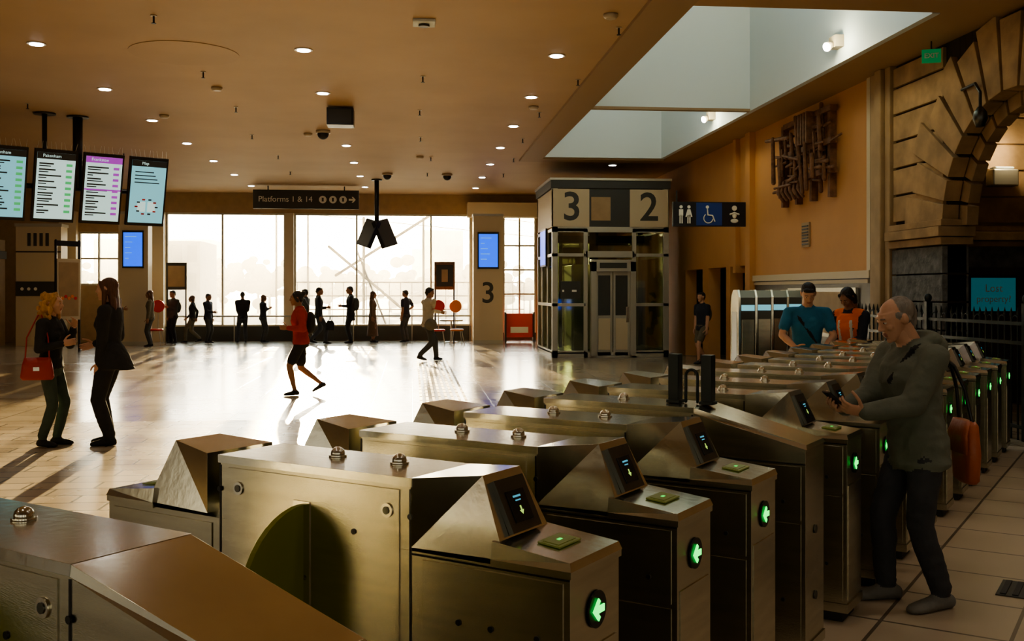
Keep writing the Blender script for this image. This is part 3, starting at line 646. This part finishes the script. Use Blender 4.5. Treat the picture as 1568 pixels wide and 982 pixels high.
b.tube([(-3.6,45,3.75),(-.5,45,1.1)],.06,m);b.tube([(1.2,45,5.4),(-3.3,45,2.5)],.06,m);b.tube([(-2.4,45,3.6),(-1.0,45,0)],.04,m);b.tube([(-2.1,45,5),(-2.1,45,0)],.06,m);b.tube([(.5,45,5),(.5,45,0)],.05,m)
for z in(1.0,1.6,2.2): b.tube([(-5.5,45.5,z),(5,45.5,z)],.03,m)
for k in range(22): b.cap((-5.5+k*.5,45.5,0),(-5.5+k*.5,45.5,2.2),.018,.018,m,5)
b.build('steel_truss_walkway',(0,0,-.1))
b=MB()
for x in(-9,-6.5,-5): b.tube([(x,50,0),(x,50,9)],.05,M['truss'])
b.tube([(-12,50,7),(6,50,5.2)],.02,M['truss'],5);b.tube([(-12,50,6.2),(6,50,4.5)],.02,M['truss'],5);b.build('overhead_wire_masts',(0,0,-.1))
b=MB();b.box(-60,60,YB+.7,118,-.05,8,hazemat('outdoor_haze',.008,.6,(1,.96,.88)));b.build('outdoor_air_haze')
# ------------------------------------------------------------------ people
def remesh(src,voxel,it,out,fold=0):
    me=src.mesh('tmp');ob=bpy.data.objects.new('tmp',me);SC.collection.objects.link(ob)
    r=ob.modifiers.new('r','REMESH');r.mode='VOXEL';r.voxel_size=voxel
    if it: s=ob.modifiers.new('s','SMOOTH');s.factor=.5;s.iterations=it
    dg=bpy.context.evaluated_depsgraph_get();ev=ob.evaluated_get(dg);m2=ev.to_mesh()
    vs=[v.co.copy() for v in m2.vertices];fs=[tuple(p.vertices) for p in m2.polygons];ev.to_mesh_clear()
    bpy.data.objects.remove(ob);bpy.data.meshes.remove(me)
    bvh=BVHTree.FromPolygons(src.v,src.f)
    off=len(out.v);mp=[out.mi(x) for x in src.mats]
    nf=[]
    for f in fs:
        c=V((0,0,0))
        for a in f: c+=vs[a]
        c/=len(f);h=bvh.find_nearest(c);nf.append(src.m[h[2]] if h[2] is not None else 0)
    if fold:
        for v in vs:
            if v.z>.12 and v.z<1.40:
                q=V((v.x*10,v.y*10,v.z*15+v.x*6));r1=1-abs(noise.noise(q))*2.2
                d=V((v.x,v.y,0));d=d.normalized() if d.length>.01 else d
                v+=d*(r1*fold)+noise.noise_vector(v*8)*fold*.5
    out.v+=vs
    for f,mi in zip(fs,nf): out.f.append(tuple(a+off for a in f));out.m.append(mp[mi]);out.s.append(True)
def ik(a,t,l1,l2,hint):
    d=t-a;D=min(d.length,(l1+l2)*.999);D=max(D,abs(l1-l2)+.01);d.normalize();x=(l1*l1-l2*l2+D*D)/(2*D);h=math.sqrt(max(0,l1*l1-x*x))
    p=(V(hint)-d*V(hint).dot(d)).normalized();return a+d*x+p*h,a+d*D
def hand(mb,wr,d,n,thumb,skin,curl=.5,seg=7,sc=1.0):
    d=V(d).normalized();n=V(n);n=(n-d*n.dot(d)).normalized();s=V(thumb);s=(s-d*s.dot(d)-n*s.dot(n)).normalized()
    g=lambda a,b_,c:V(wr)+(d*a+s*b_+n*c)*sc
    mb.loft([(g(-.01,0,0),.026*sc,.02*sc),(g(.02,0,0),.034*sc,.017*sc),(g(.06,0,0),.041*sc,.015*sc),(g(.09,-.002,0),.040*sc,.012*sc),(g(.1,-.002,0),.03*sc,.008*sc)],s,n,skin,14)
    for off,ln in((.030,.072),(.010,.080),(-.010,.075),(-.029,.058)):
        p=g(.088,off,0);a=curl*.6;r=.0092*sc
        for k,(fr) in enumerate((.45,.31,.24)):
            dd=d*math.cos(a)+n*math.sin(a)+s*off*1.2;dd.normalize();q=p+dd*ln*fr*sc
            mb.cap(p,q,r,r*.9,skin,seg);p=q;r*=.9;a+=curl
    p=g(.025,.032,.004);r=.0115*sc;dd=(d*.62+s*.7+n*.35).normalized()
    for ln in(.042,.032,.026):
        q=p+dd*ln*sc;mb.cap(p,q,r,r*.92,skin,seg);p=q;r*=.92;dd=(dd*.85+d*.4+n*.25*curl*2).normalized()
def head(HM,mb,fin,skin,hm,style,k,female=False):
    H=MB();fw=.94 if female else 1
    H.ell((0,-.012,.03),(.074*fw,.094,.086),skin,seg=20,rg=14)
    H.loft([((0,.02,.06),.064*fw,.066),((0,.022,.03),.068*fw,.076),((0,.022,0),.067*fw,.074),((0,.024,-.04),.060*fw,.070),((0,.032,-.078),.046*fw,.056),((0,.046,-.104),.028,.034),((0,.05,-.112),.015,.02)],(1,0,0),(0,1,0),skin,22,p=2.2)
    H.cap((-.034,.082,.036),(.034,.082,.036),.012,.012,skin,8)
    H.cap((0,.092,.02),(0,.111,-.022),.007,.0115,skin,8);H.ell((.010,.102,-.027),(.008,.01,.008),skin);H.ell((-.010,.102,-.027),(.008,.01,.008),skin)
    for s in(-1,1):
        H.ell((s*.036,.068,-.018),(.024,.022,.022),skin);H.ell((s*.075*fw,-.006,.0),(.010,.02,.032),skin);H.ell((s*.080*fw,-.010,.012),(.012,.017,.018),skin)
    H.ell((0,.0925,-.054),(.023,.009,.0055),LIP);H.ell((0,.0915,-.064),(.019,.009,.0065),LIP);H.ell((0,.075,-.1),(.02,.016,.014),skin)
    H.cap((0,-.02,-.05),(0,-.045,-.17),.054*fw,.058*fw,skin,16)
    rnd=random.Random(5)
    if style=='short':
        H.ell((0,-.026,.044),(.082*fw,.094,.084),hm,seg=18,rg=12);H.cap((-.045,.06,.082),(.045,.06,.082),.02,.022,hm,8);H.cap((0,-.09,.0),(0,-.085,-.045),.045,.03,hm,10)
    if style=='receding':
        H.ell((0,-.040,.040),(.082,.086,.080),hm,seg=18,rg=12);H.cap((0,-.088,.01),(0,-.083,-.05),.048,.034,hm,10)
        for s in(-1,1): H.cap((s*.060,.012,.03),(s*.060,-.035,-.01),.022,.024,hm,8);H.ell((s*.086,-.010,.0),(.010,.017,.028),skin)
    if style in('long','curly','bob','bun'):
        H.ell((0,-.026,.044),(.085*fw,.098,.086),hm,seg=18,rg=12)
        for s in(-1,1): H.cap((s*.058,.045,.072),(s*.078,-.01,-.04),.022,.026,hm,8)
    if style=='long':
        H.loft([((0,-.05,.05),.08,.06),((0,-.07,-.05),.09,.05),((0,-.085,-.16),.10,.045),((0,-.10,-.27),.095,.04),((0,-.11,-.36),.06,.025)],(1,0,0),(0,1,0),hm,18)
        for s in(-1,1):
            H.cap((s*.078,0,-.02),(s*.088,.0,-.2),.026,.022,hm,8)
        for i in range(10): x=-.08+i*.018;H.cap((x,-.11,-.1),(x*1.1,-.13+rnd.uniform(-.01,.01),-.36+rnd.uniform(-.04,.03)),.015,.006,hm,6)
    if style=='curly':
        for i in range(70):
            a=rnd.uniform(0,6.28);z=rnd.uniform(-.2,.12);rr=.075+(.04 if z<.02 else 0)
            x=math.cos(a)*rr*1.05;y=-.05+math.sin(a)*rr
            if y>.03 and z<.07: continue
            H.ell((x,y,z),(.026,.026,.03),hm,seg=7,rg=5)
        H.loft([((0,-.06,.03),.09,.06),((0,-.07,-.08),.11,.065),((0,-.08,-.2),.09,.05)],(1,0,0),(0,1,0),hm,16)
    if style=='bob': H.loft([((0,-.045,.05),.084,.065),((0,-.05,-.04),.09,.06),((0,-.055,-.11),.075,.05)],(1,0,0),(0,1,0),hm,16)
    if style=='bun': H.ell((0,-.12,.08),(.045,.04,.042),hm);H.ell((0,-.07,-.03),(.06,.04,.04),hm)
    for v in range(len(H.v)): H.v[v]=HM@(H.v[v]*k)
    E=MB()
    for s in(-1,1):
        E.ell((s*.030*fw,.0835,.012),(.0135,.010,.0075),EYE,seg=12,rg=8);E.ell((s*.030*fw,.0915,.012),(.0055,.003,.006),IRIS,seg=10,rg=6)
        E.cap((s*.014,.096,.034),(s*.046*fw,.088,.035),.0038,.003,hm,6);E.cap((s*.017,.094,.019),(s*.044*fw,.086,.018),.004,.0035,skin,6)
    for v in range(len(E.v)): E.v[v]=HM@(E.v[v]*k)
    fin.merge(E)
    return H
def person(name,loc,ang,H=1.75,lean=0,la=(-.10,0,0),ra=(.10,0,0),lw=(-.21,.05,.83),rw=(.21,.03,.83),le=(-.3,-1,0),re=(.3,-1,0),drop=0,hyaw=0,hpitch=0,
           top=None,legs=None,shoe=None,skin=SK,hm=None,hair='short',female=False,hem=.84,open_len=0,legw=1.0,flare=0,sleeve='long',bottom='trousers',
           vb=.012,vh=.006,bulk=1.0,twist=0,curl=.45,extra=None,hood=False,handdir=None,loose=0,shoes=1.0,hfwd=0,fold=.005):
    k=H/1.75;B=MB();pz=.93-drop
    Rl=Matrix.Rotation(-math.radians(lean),3,'X');Rt=Matrix.Rotation(math.radians(twist),3,'Z')
    piv=V((0,0,pz));U=lambda x,y,z:piv+Rl@Rt@(V((x,y,z-.93)))
    S=Rl@Rt@V((1,0,0));F=Rl@Rt@V((0,1,0))
    sw=(.165 if female else .188)*bulk;hw=(.158 if female else .155)
    secs=[(.84,hw+.002,.112,0),(.92,hw+.006,.118,-.005),(1.0,hw-.012 if female else .148,.108,.0),(1.08,.122 if female else .143,.10,.004),(1.18,.13 if female else .152,.106,.008),
          (1.28,.146 if female else .170,.122 if female else .118,.012),(1.36,.15 if female else .178,.112,.002),(1.42,.14 if female else .165,.092,-.008),(1.465,.085,.068,-.012),(1.485,.062,.058,-.012)]
    a=[(U(0,y,z),rx*bulk+(loose if z<1.4 else 0),ry*bulk+(loose if z<1.4 else 0)) for z,rx,ry,y in secs if z>=hem-.001]
    if hem<.84 or open_len: a=[(U(0,0,hem),(hw+.012+flare)*bulk+.012,(.118+flare)*bulk+.018),(U(0,0,hem+.035),(hw+.02+flare)*bulk+loose,(.125+flare)*bulk+loose)]+a
    elif hem>=.84: a=[(U(0,0,hem),(hw+.012)*bulk,.123*bulk)]+[q for q in a if (q[0]-U(0,0,hem)).length>.02]
    B.loft(a,S,F,top,22)
    B.loft([(V((0,0,pz-.12)),hw*.9,.10),(V((0,-.005,pz-.05)),hw,.115),(V((0,0,pz+.03)),hw*.98,.11),(V((0,0,pz+.12)),.12,.085)],(1,0,0),(0,1,0),legs,20)
    for s in(-1,1): B.ell(V((s*.075,-.055,pz-.045)),(.08,.075,.085),legs)
    if female:
        for s in(-1,1): B.ell(U(s*.065,.095,1.27),(.06,.05,.058),top)
    nb=U(0,-.012,1.45);hc=U(0,.018,1.475)+Rl@V((0,.015+hfwd,.155-hfwd*.3))
    B.cap(nb,hc+V((0,-.01,-.06)),.057,.052,skin,14)
    B.loft([(U(0,-.012,1.452),.088*bulk,.07*bulk),(U(0,-.014,1.488),.07*bulk,.066*bulk),(U(0,-.014,1.50),.064,.06)],S,F,top,18)
    if hood:
        B.loft([(U(0,-.085,1.34),.10,.05),(U(0,-.115,1.41),.13,.07),(U(0,-.125,1.47),.13,.075),(U(0,-.105,1.52),.10,.05),(U(0,-.09,1.54),.06,.03)],S,F,top,16)
        for s in(-1,1): B.cap(U(s*.075,.035,1.46),U(s*.11,-.08,1.49),.028,.042,top,8)
    hands=MB()
    for s,wt,hint in((-1,lw,le),(1,rw,re)):
        sh=U(s*sw,-.005,1.405)
        B.cap(U(s*.06,-.008,1.425),sh,.055,.064*bulk,top,14)
        el_,wr=ik(sh,V(wt),.285,.255,hint)
        if sleeve=='short':
            mid=sh.lerp(el_,.62);B.cap(sh,mid,.062*bulk,.062*bulk,top,14);B.cap(mid,el_,.044,.040,skin,12)
        else: B.cap(sh,el_,.060*bulk+loose*.6,.050*bulk+loose*.8,top,14)
        if sleeve=='long': B.cap(el_,el_.lerp(wr,.94),.049*bulk+loose*.8,.038*bulk+loose*.4,top,14)
        else: B.cap(el_,el_.lerp(wr,.35),.040,.042,skin,12);B.cap(el_.lerp(wr,.35),wr,.042,.028,skin,12)
        B.cap(el_.lerp(wr,.8),wr,.028,.026,skin,12)
        d=(wr-el_).normalized()
        inward=V((-s,0,0)) if abs(d.x)<.8 else V((0,0,-1))
        pn=inward; th=V((0,1,0)) if d.z<-.5 else V((0,0,1))
        if handdir and handdir.get(s): d,pn,th=[V(q) for q in handdir[s]]
        hand(hands,wr,d,pn,th,skin,curl)
    for s,an in((-1,la),(1,ra)):
        hp=V((s*.088,0,pz-.03));at=V((an[0],an[1],.085+an[2]))
        kn,ak=ik(hp,at,.425,.415,(s*.08,1,0))
        r=legw
        if bottom=='shorts':
            B.cap(hp,hp.lerp(kn,.75),.09*r,.088*r,legs,14);B.cap(hp.lerp(kn,.7),kn,.064,.054,skin,12)
            B.cap(kn,kn.lerp(ak,.3),.052,.055,skin,12);B.cap(kn.lerp(ak,.3),ak,.055,.034,skin,12)
        elif bottom in('skirt','dress'):
            B.cap(hp,kn,.075,.052,skin,12);B.cap(kn,kn.lerp(ak,.3),.05,.053,skin,12);B.cap(kn.lerp(ak,.3),ak,.053,.033,skin,12)
        else:
            B.cap(hp,kn,.088*r,.064*r,legs,16);B.cap(kn,kn.lerp(ak,.3),.062*r,.063*r,legs,14)
            B.cap(kn.lerp(ak,.3),ak+V((0,0,.035)),.063*r,.053*r,legs,14)
        lift=an[2];pt=min(60,lift*260);fa=an[3] if len(an)>3 else s*-8
        Rf=Matrix.Rotation(math.radians(fa),3,'Z')@Matrix.Rotation(-math.radians(pt),3,'X')
        ft=lambda x,y,z:ak+Rf@V((x*shoes,y*shoes,z))
        q=shoes
        B.loft([(ft(0,-.075,-.045),.020*q,.026),(ft(0,-.06,-.042),.034*q,.040),(ft(0,0,-.035),.038*q,.050),(ft(0,.06,-.046),.041*q,.040),(ft(0,.12,-.054),.045*q,.032),(ft(0,.16,-.058),.040*q,.026),(ft(0,.19,-.064),.022*q,.016)],Rf@V((1,0,0)),Rf@V((0,0,1)),shoe,16)
        B.cap(ak+V((0,0,.0)),ft(0,.01,-.04),.040,.036,shoe,12)
    if bottom=='skirt': B.loft([(V((0,0,pz-.42)),.2,.16),(V((0,0,pz-.2)),.18,.14),(V((0,0,pz+.06)),.14,.11)],(1,0,0),(0,1,0),legs,20)
    if bottom=='dress': B.loft([(V((0,0,.22)),.24,.2),(V((0,0,.6)),.2,.16),(V((0,0,pz+.06)),.14,.11)],(1,0,0),(0,1,0),legs,20)
    if extra: extra(B,U,S,F,pz)
    for i in range(len(B.v)):
        v=B.v[i]*k
        if v.z<.002: v.z=.002
        B.v[i]=v
    fin=MB()
    remesh(B,vb,3,fin,fold if vb<.016 else 0)
    HR=Rl@Matrix.Rotation(math.radians(hyaw),3,'Z')@Matrix.Rotation(-math.radians(hpitch),3,'X')
    HM=(Matrix.Translation(hc*k)@HR.to_4x4())
    Hd=head(HM,B,fin,skin,hm,hair,k,female)
    remesh(Hd,vh,1,fin)
    for i in range(len(hands.v)): hands.v[i]=hands.v[i]*k
    if vb<.016: remesh(hands,.0045,1,fin)
    else: fin.merge(hands)
    return fin.build(name,loc,math.radians(ang))
C={}
C['grey']=cloth('charcoal_jacket_fabric',(.15,.165,.13));C['jean']=cloth('dark_denim',(.045,.048,.055));C['shoe']=cloth('dark_shoe',(.17,.165,.15))
C['black']=cloth('black_wool',(.018,.018,.018));C['green']=cloth('dark_green_denim',(.05,.075,.06));C['redj']=cloth('red_jacket_fabric',(.38,.035,.025))
C['beige']=cloth('beige_shirt_fabric',(.45,.40,.30));C['blue']=cloth('blue_polo_fabric',(.02,.16,.30));C['hi']=cloth('orange_hi_vis',(1.0,.20,.02));C['brown']=cloth('brown_dress_fabric',(.12,.07,.04))
C['khaki']=cloth('khaki_cloth',(.14,.12,.08));C['navy']=cloth('navy_cloth',(.02,.024,.04));C['mid']=cloth('grey_cloth',(.06,.06,.055))
HG=hairm('grey_hair',(.24,.21,.18));HB=hairm('blonde_hair',(.50,.27,.08));HBR=hairm('brown_hair',(.10,.04,.015));HK=hairm('black_hair',(.015,.012,.01))
LEA=mat('tan_leather',(.40,.11,.045),.4,bump=.2,bscale=40);RLEA=mat('red_leather',(.36,.03,.02),.4,bump=.2,bscale=40)
REFL=mat('reflective_tape',(.7,.7,.65),.4)
man=person('man_in_charcoal_jacket',(2.70,5.24,0),98,1.67,lean=5,la=(-.11,-.07,0,10),ra=(.13,.11,0,-10),lw=(-.07,.38,1.10),rw=(.06,.42,1.11),le=(-.5,-1,-.4),re=(.5,-1,-.4),
   drop=.0,hpitch=16,hyaw=-2,top=C['grey'],legs=C['jean'],shoe=C['shoe'],hm=HG,hair='receding',hem=.78,flare=-.004,bulk=1.10,hood=True,vb=.010,vh=.0045,legw=1.12,loose=.018,shoes=1.22,hfwd=.045,fold=.006,
   handdir={-1:((.25,1,.25),(.6,0,.6),(.3,-.3,1)),1:((-.35,1,.1),(-.5,.1,.8),(-.6,.2,1))},curl=.6,
   extra=lambda B,U,S,F,pz:(B.tube([U(.12,-.16,1.02),U(.02,-.165,1.2),U(-.08,-.14,1.36),U(-.12,-.06,1.475),U(-.11,.06,1.45),U(-.02,.16,1.28)],.014,C['black'],6)))
k=1.67/1.75
b=MB();T=Matrix.Translation((0,.51*k,1.16*k))@Matrix.Rotation(math.radians(40),4,'X');b.box(-.036,.036,-.075,.075,-.005,.005,M['black'],T);b.box(-.032,.032,-.068,.068,.005,.006,M['s_dark'],T)
b.build('mobile_phone',(2.70,5.24,0),math.radians(98),bevel=.003)
b=MB()
b.loft([((0,0,.0),.10,.03),((0,0,.02),.12,.042),((0,0,.16),.13,.048),((0,0,.31),.115,.036),((0,0,.33),.10,.022)],(0,1,0),(1,0,0),LEA,20,p=3.2)
b.loft([((-.042,0,.16),.125,.012),((-.046,0,.26),.125,.014),((-.02,0,.335),.10,.026)],(0,1,0),(1,0,0),LEA,16,p=3)
b.tube([(0,.09,.31),(-.02,.08,.5),(-.06,.05,.62),(-.13,.03,.68)],.010,M['black'],6)
b.tube([(0,-.09,.31),(-.03,-.06,.5),(-.07,-.02,.62),(-.13,.01,.68)],.010,M['black'],6)
b.build('shoulder_bag',(2.965,5.22,.66),math.radians(-8))
w1=person('woman_with_blonde_hair',(-3.92,11.56,0),-98,1.66,la=(-.09,.03,0,8),ra=(.09,-.05,0,-12),lw=(-.10,.22,1.36),rw=(.12,.20,1.18),le=(-.5,-.4,-1),re=(.5,-.6,-1),top=C['black'],legs=C['green'],shoe=C['black'],
   hm=HB,hair='curly',female=True,hem=.9,vb=.013,vh=.008,bulk=1.1,legw=1.0)
b=MB();b.loft([((0,0,0),.15,.04),((0,0,.03),.17,.06),((0,0,.17),.15,.055),((0,0,.24),.13,.03)],(1,0,0),(0,1,0),RLEA,18,p=3.5)
b.tube([(-.12,0,.22),(-.11,.03,.45),(-.02,.12,.68),(0,.2,.70)],.009,RLEA,6);b.tube([(.12,0,.22),(.1,.03,.45),(.02,.12,.68),(0,.2,.70)],.009,RLEA,6);b.box(-.03,.03,-.062,-.05,.1,.14,M['steel2']);b.build('red_handbag',(-3.98,11.33,.74),.15)
def coat2(B,U,S,F,pz):
    B.loft([(V((0,-.03,.80)),.21,.17),(V((0,-.03,.9)),.19,.15),(V((0,0,1.06)),.15,.12)],(1,0,0),(0,1,0),C['black'],18)
    B.loft([(V((0,-.17,.79)),.15,.08),(V((0,-.13,.9)),.14,.08),(V((0,-.05,1.05)),.12,.08)],(1,0,0),(0,1,0),C['black'],14)
w2=person('woman_with_long_brown_hair',(-3.30,11.58,0),86,1.83,la=(-.08,-.02,0,10),ra=(.09,.05,0,-8),lw=(-.16,.06,.86),rw=(.16,.22,1.05),le=(-.4,-1,-.3),top=C['black'],legs=C['black'],shoe=C['black'],
   hm=HBR,hair='long',female=True,hem=.84,vb=.013,vh=.008,bulk=1.12,legw=1.18,extra=coat2)
w3=person('woman_in_red_jacket',(-1.80,16.85,0),100,1.72,lean=3,drop=.03,la=(-.07,.10,0),ra=(.07,-.33,.10),lw=(-.18,.22,1.12),rw=(.22,-.06,.90),top=C['redj'],legs=C['black'],shoe=C['black'],skin=SKD,hm=HK,hair='bun',female=True,bottom='shorts',hem=.88,vb=.015,vh=.009,bulk=1.15,
  extra=lambda B,U,S,F,pz:(B.ell(U(0,-.17,1.22),(.13,.09,.19),C['black'])))
w4=person('man_in_beige_shirt',(.38,24.84,0),-62,1.84,lean=2,drop=.05,la=(-.08,.27,0),ra=(.08,-.24,.05),lw=(-.22,.46,1.12),rw=(.28,.0,1.25),re=(1,-.3,-.5),top=C['beige'],legs=C['mid'],shoe=C['black'],skin=SKD,hm=HK,hair='short',vb=.018,vh=.011,bulk=1.1,legw=1.1,
  extra=lambda B,U,S,F,pz:(B.ell(V((.22,-.04,.85)),(.08,.16,.14),C['khaki'])))
w5=person('man_in_blue_polo',(4.60,11.56,0),165,1.80,lean=12,lw=(-.14,.36,1.0),rw=(.16,.38,1.02),le=(-.8,-.6,0),re=(.8,-.6,0),hpitch=20,top=C['blue'],legs=C['navy'],shoe=C['black'],hm=HK,hair='short',sleeve='short',vb=.013,vh=.008,bulk=1.08,
  extra=lambda B,U,S,F,pz:(B.cap(U(.12,.12,1.40),U(-.14,.14,1.02),.013,.013,C['black'],6)))
def vest(B,U,S,F,pz):
    B.loft([(U(0,.0,.90),.178,.142),(U(0,.0,1.1),.160,.132),(U(0,.012,1.28),.175,.152),(U(0,0,1.38),.172,.13),(U(0,0,1.44),.13,.10)],S,F,C['hi'],20)
    for s in(-1,1): B.cap(U(s*.08,-.008,1.43),U(s*.15,-.005,1.42),.07,.072,C['hi'],12);B.cap(U(s*.08,.155,1.0),U(s*.085,.14,1.36),.014,.014,REFL,6);B.cap(U(s*.08,-.13,1.0),U(s*.085,-.12,1.36),.014,.014,REFL,6)
    B.loft([(U(0,.0,1.06),.168,.142),(U(0,.0,1.10),.168,.142)],S,F,REFL,20)
w6=person('woman_in_hi_vis_vest',(5.42,12.1,0),125,1.74,lean=10,lw=(-.13,.38,1.05),rw=(.16,.34,1.0),hpitch=28,top=C['navy'],legs=C['navy'],shoe=C['black'],skin=SKD,hm=HK,hair='bob',female=True,vb=.014,vh=.008,bulk=1.12,extra=vest)
w7=person('person_in_shorts',(6.75,23.3,0),120,1.70,drop=.03,la=(-.08,.2,0),ra=(.08,-.2,.04),top=C['navy'],legs=C['khaki'],shoe=C['mid'],hm=HK,hair='short',sleeve='short',bottom='shorts',vb=.02,vh=.012,extra=lambda B,U,S,F,pz:(B.ell(U(0,-.17,1.22),(.14,.09,.2),C['khaki'])))
pack=lambda B,U,S,F,pz:(B.ell(U(0,-.18,1.2),(.14,.1,.2),C['mid']))
wk=dict(la=(-.08,.24,0),ra=(.08,-.24,.05),drop=.045,lw=(-.2,-.14,.88),rw=(.2,.2,.9))
wk2=dict(la=(-.08,-.2,.04),ra=(.08,.2,0),drop=.035,lw=(-.12,.26,1.1))
far=[(-8.95,31.6,-75,1.86,'black','mid','short',0,dict(lw=(-.1,.3,1.1),lean=4)),(-7.98,32.2,95,1.72,'khaki','mid','long',1,{}),(-7.75,34.2,140,1.72,'mid','black','short',0,dict(lw=(-.05,.25,1.2),extra=pack)),(-7.2,34.5,100,1.60,'black','khaki','bob',1,wk),(-6.65,34.2,-110,1.62,'navy','mid','short',0,dict(rw=(.1,.28,1.1))),
 (-5.55,34.3,20,1.68,'black','jean','short',0,dict(lw=(-.1,.25,1.0),rw=(.12,.25,1.0),la=(-.16,.02,0))),(-4.92,34.5,-60,1.58,'navy','mid','bob',1,dict(rw=(.05,.22,1.25))),(-3.5,34.2,75,1.82,'mid','khaki','short',0,wk),
 (-3.0,33.4,-80,1.86,'black','jean','short',0,wk2),(-2.0,33.7,100,1.86,'black','black','short',0,dict(hem=.7,lw=(-.05,.27,1.15),extra=pack)),(-1.3,34.1,-100,1.70,'brown','brown','long',1,dict(bottom='dress')),
 (-.2,34.2,60,1.74,'navy','mid','short',0,dict(sleeve='short',rw=(.26,.1,1.05),re=(1,-.6,0)))]
for x,y,a,h,t,l,hr,fe,kw in far:
    person('commuter',(x,y,0),a,h,top=C[t],legs=C[l],shoe=C['black'],skin=SKD,hm=HK if fe==0 else HBR,hair=hr,female=bool(fe),vb=.022,vh=.013,bulk=1.1,legw=1.1,**kw)
b=MB();b.loft([((0,0,0),.13,.07),((0,0,.2),.14,.08),((0,0,.3),.09,.05)],(1,0,0),(0,1,0),C['black'],14,p=3);b.tube([(-.05,0,.28),(0,0,.42),(.05,0,.28)],.012,C['black'],6);b.build('travel_bag',(-2.62,33.2,.45))
print('OBJECTS',len(bpy.data.objects))
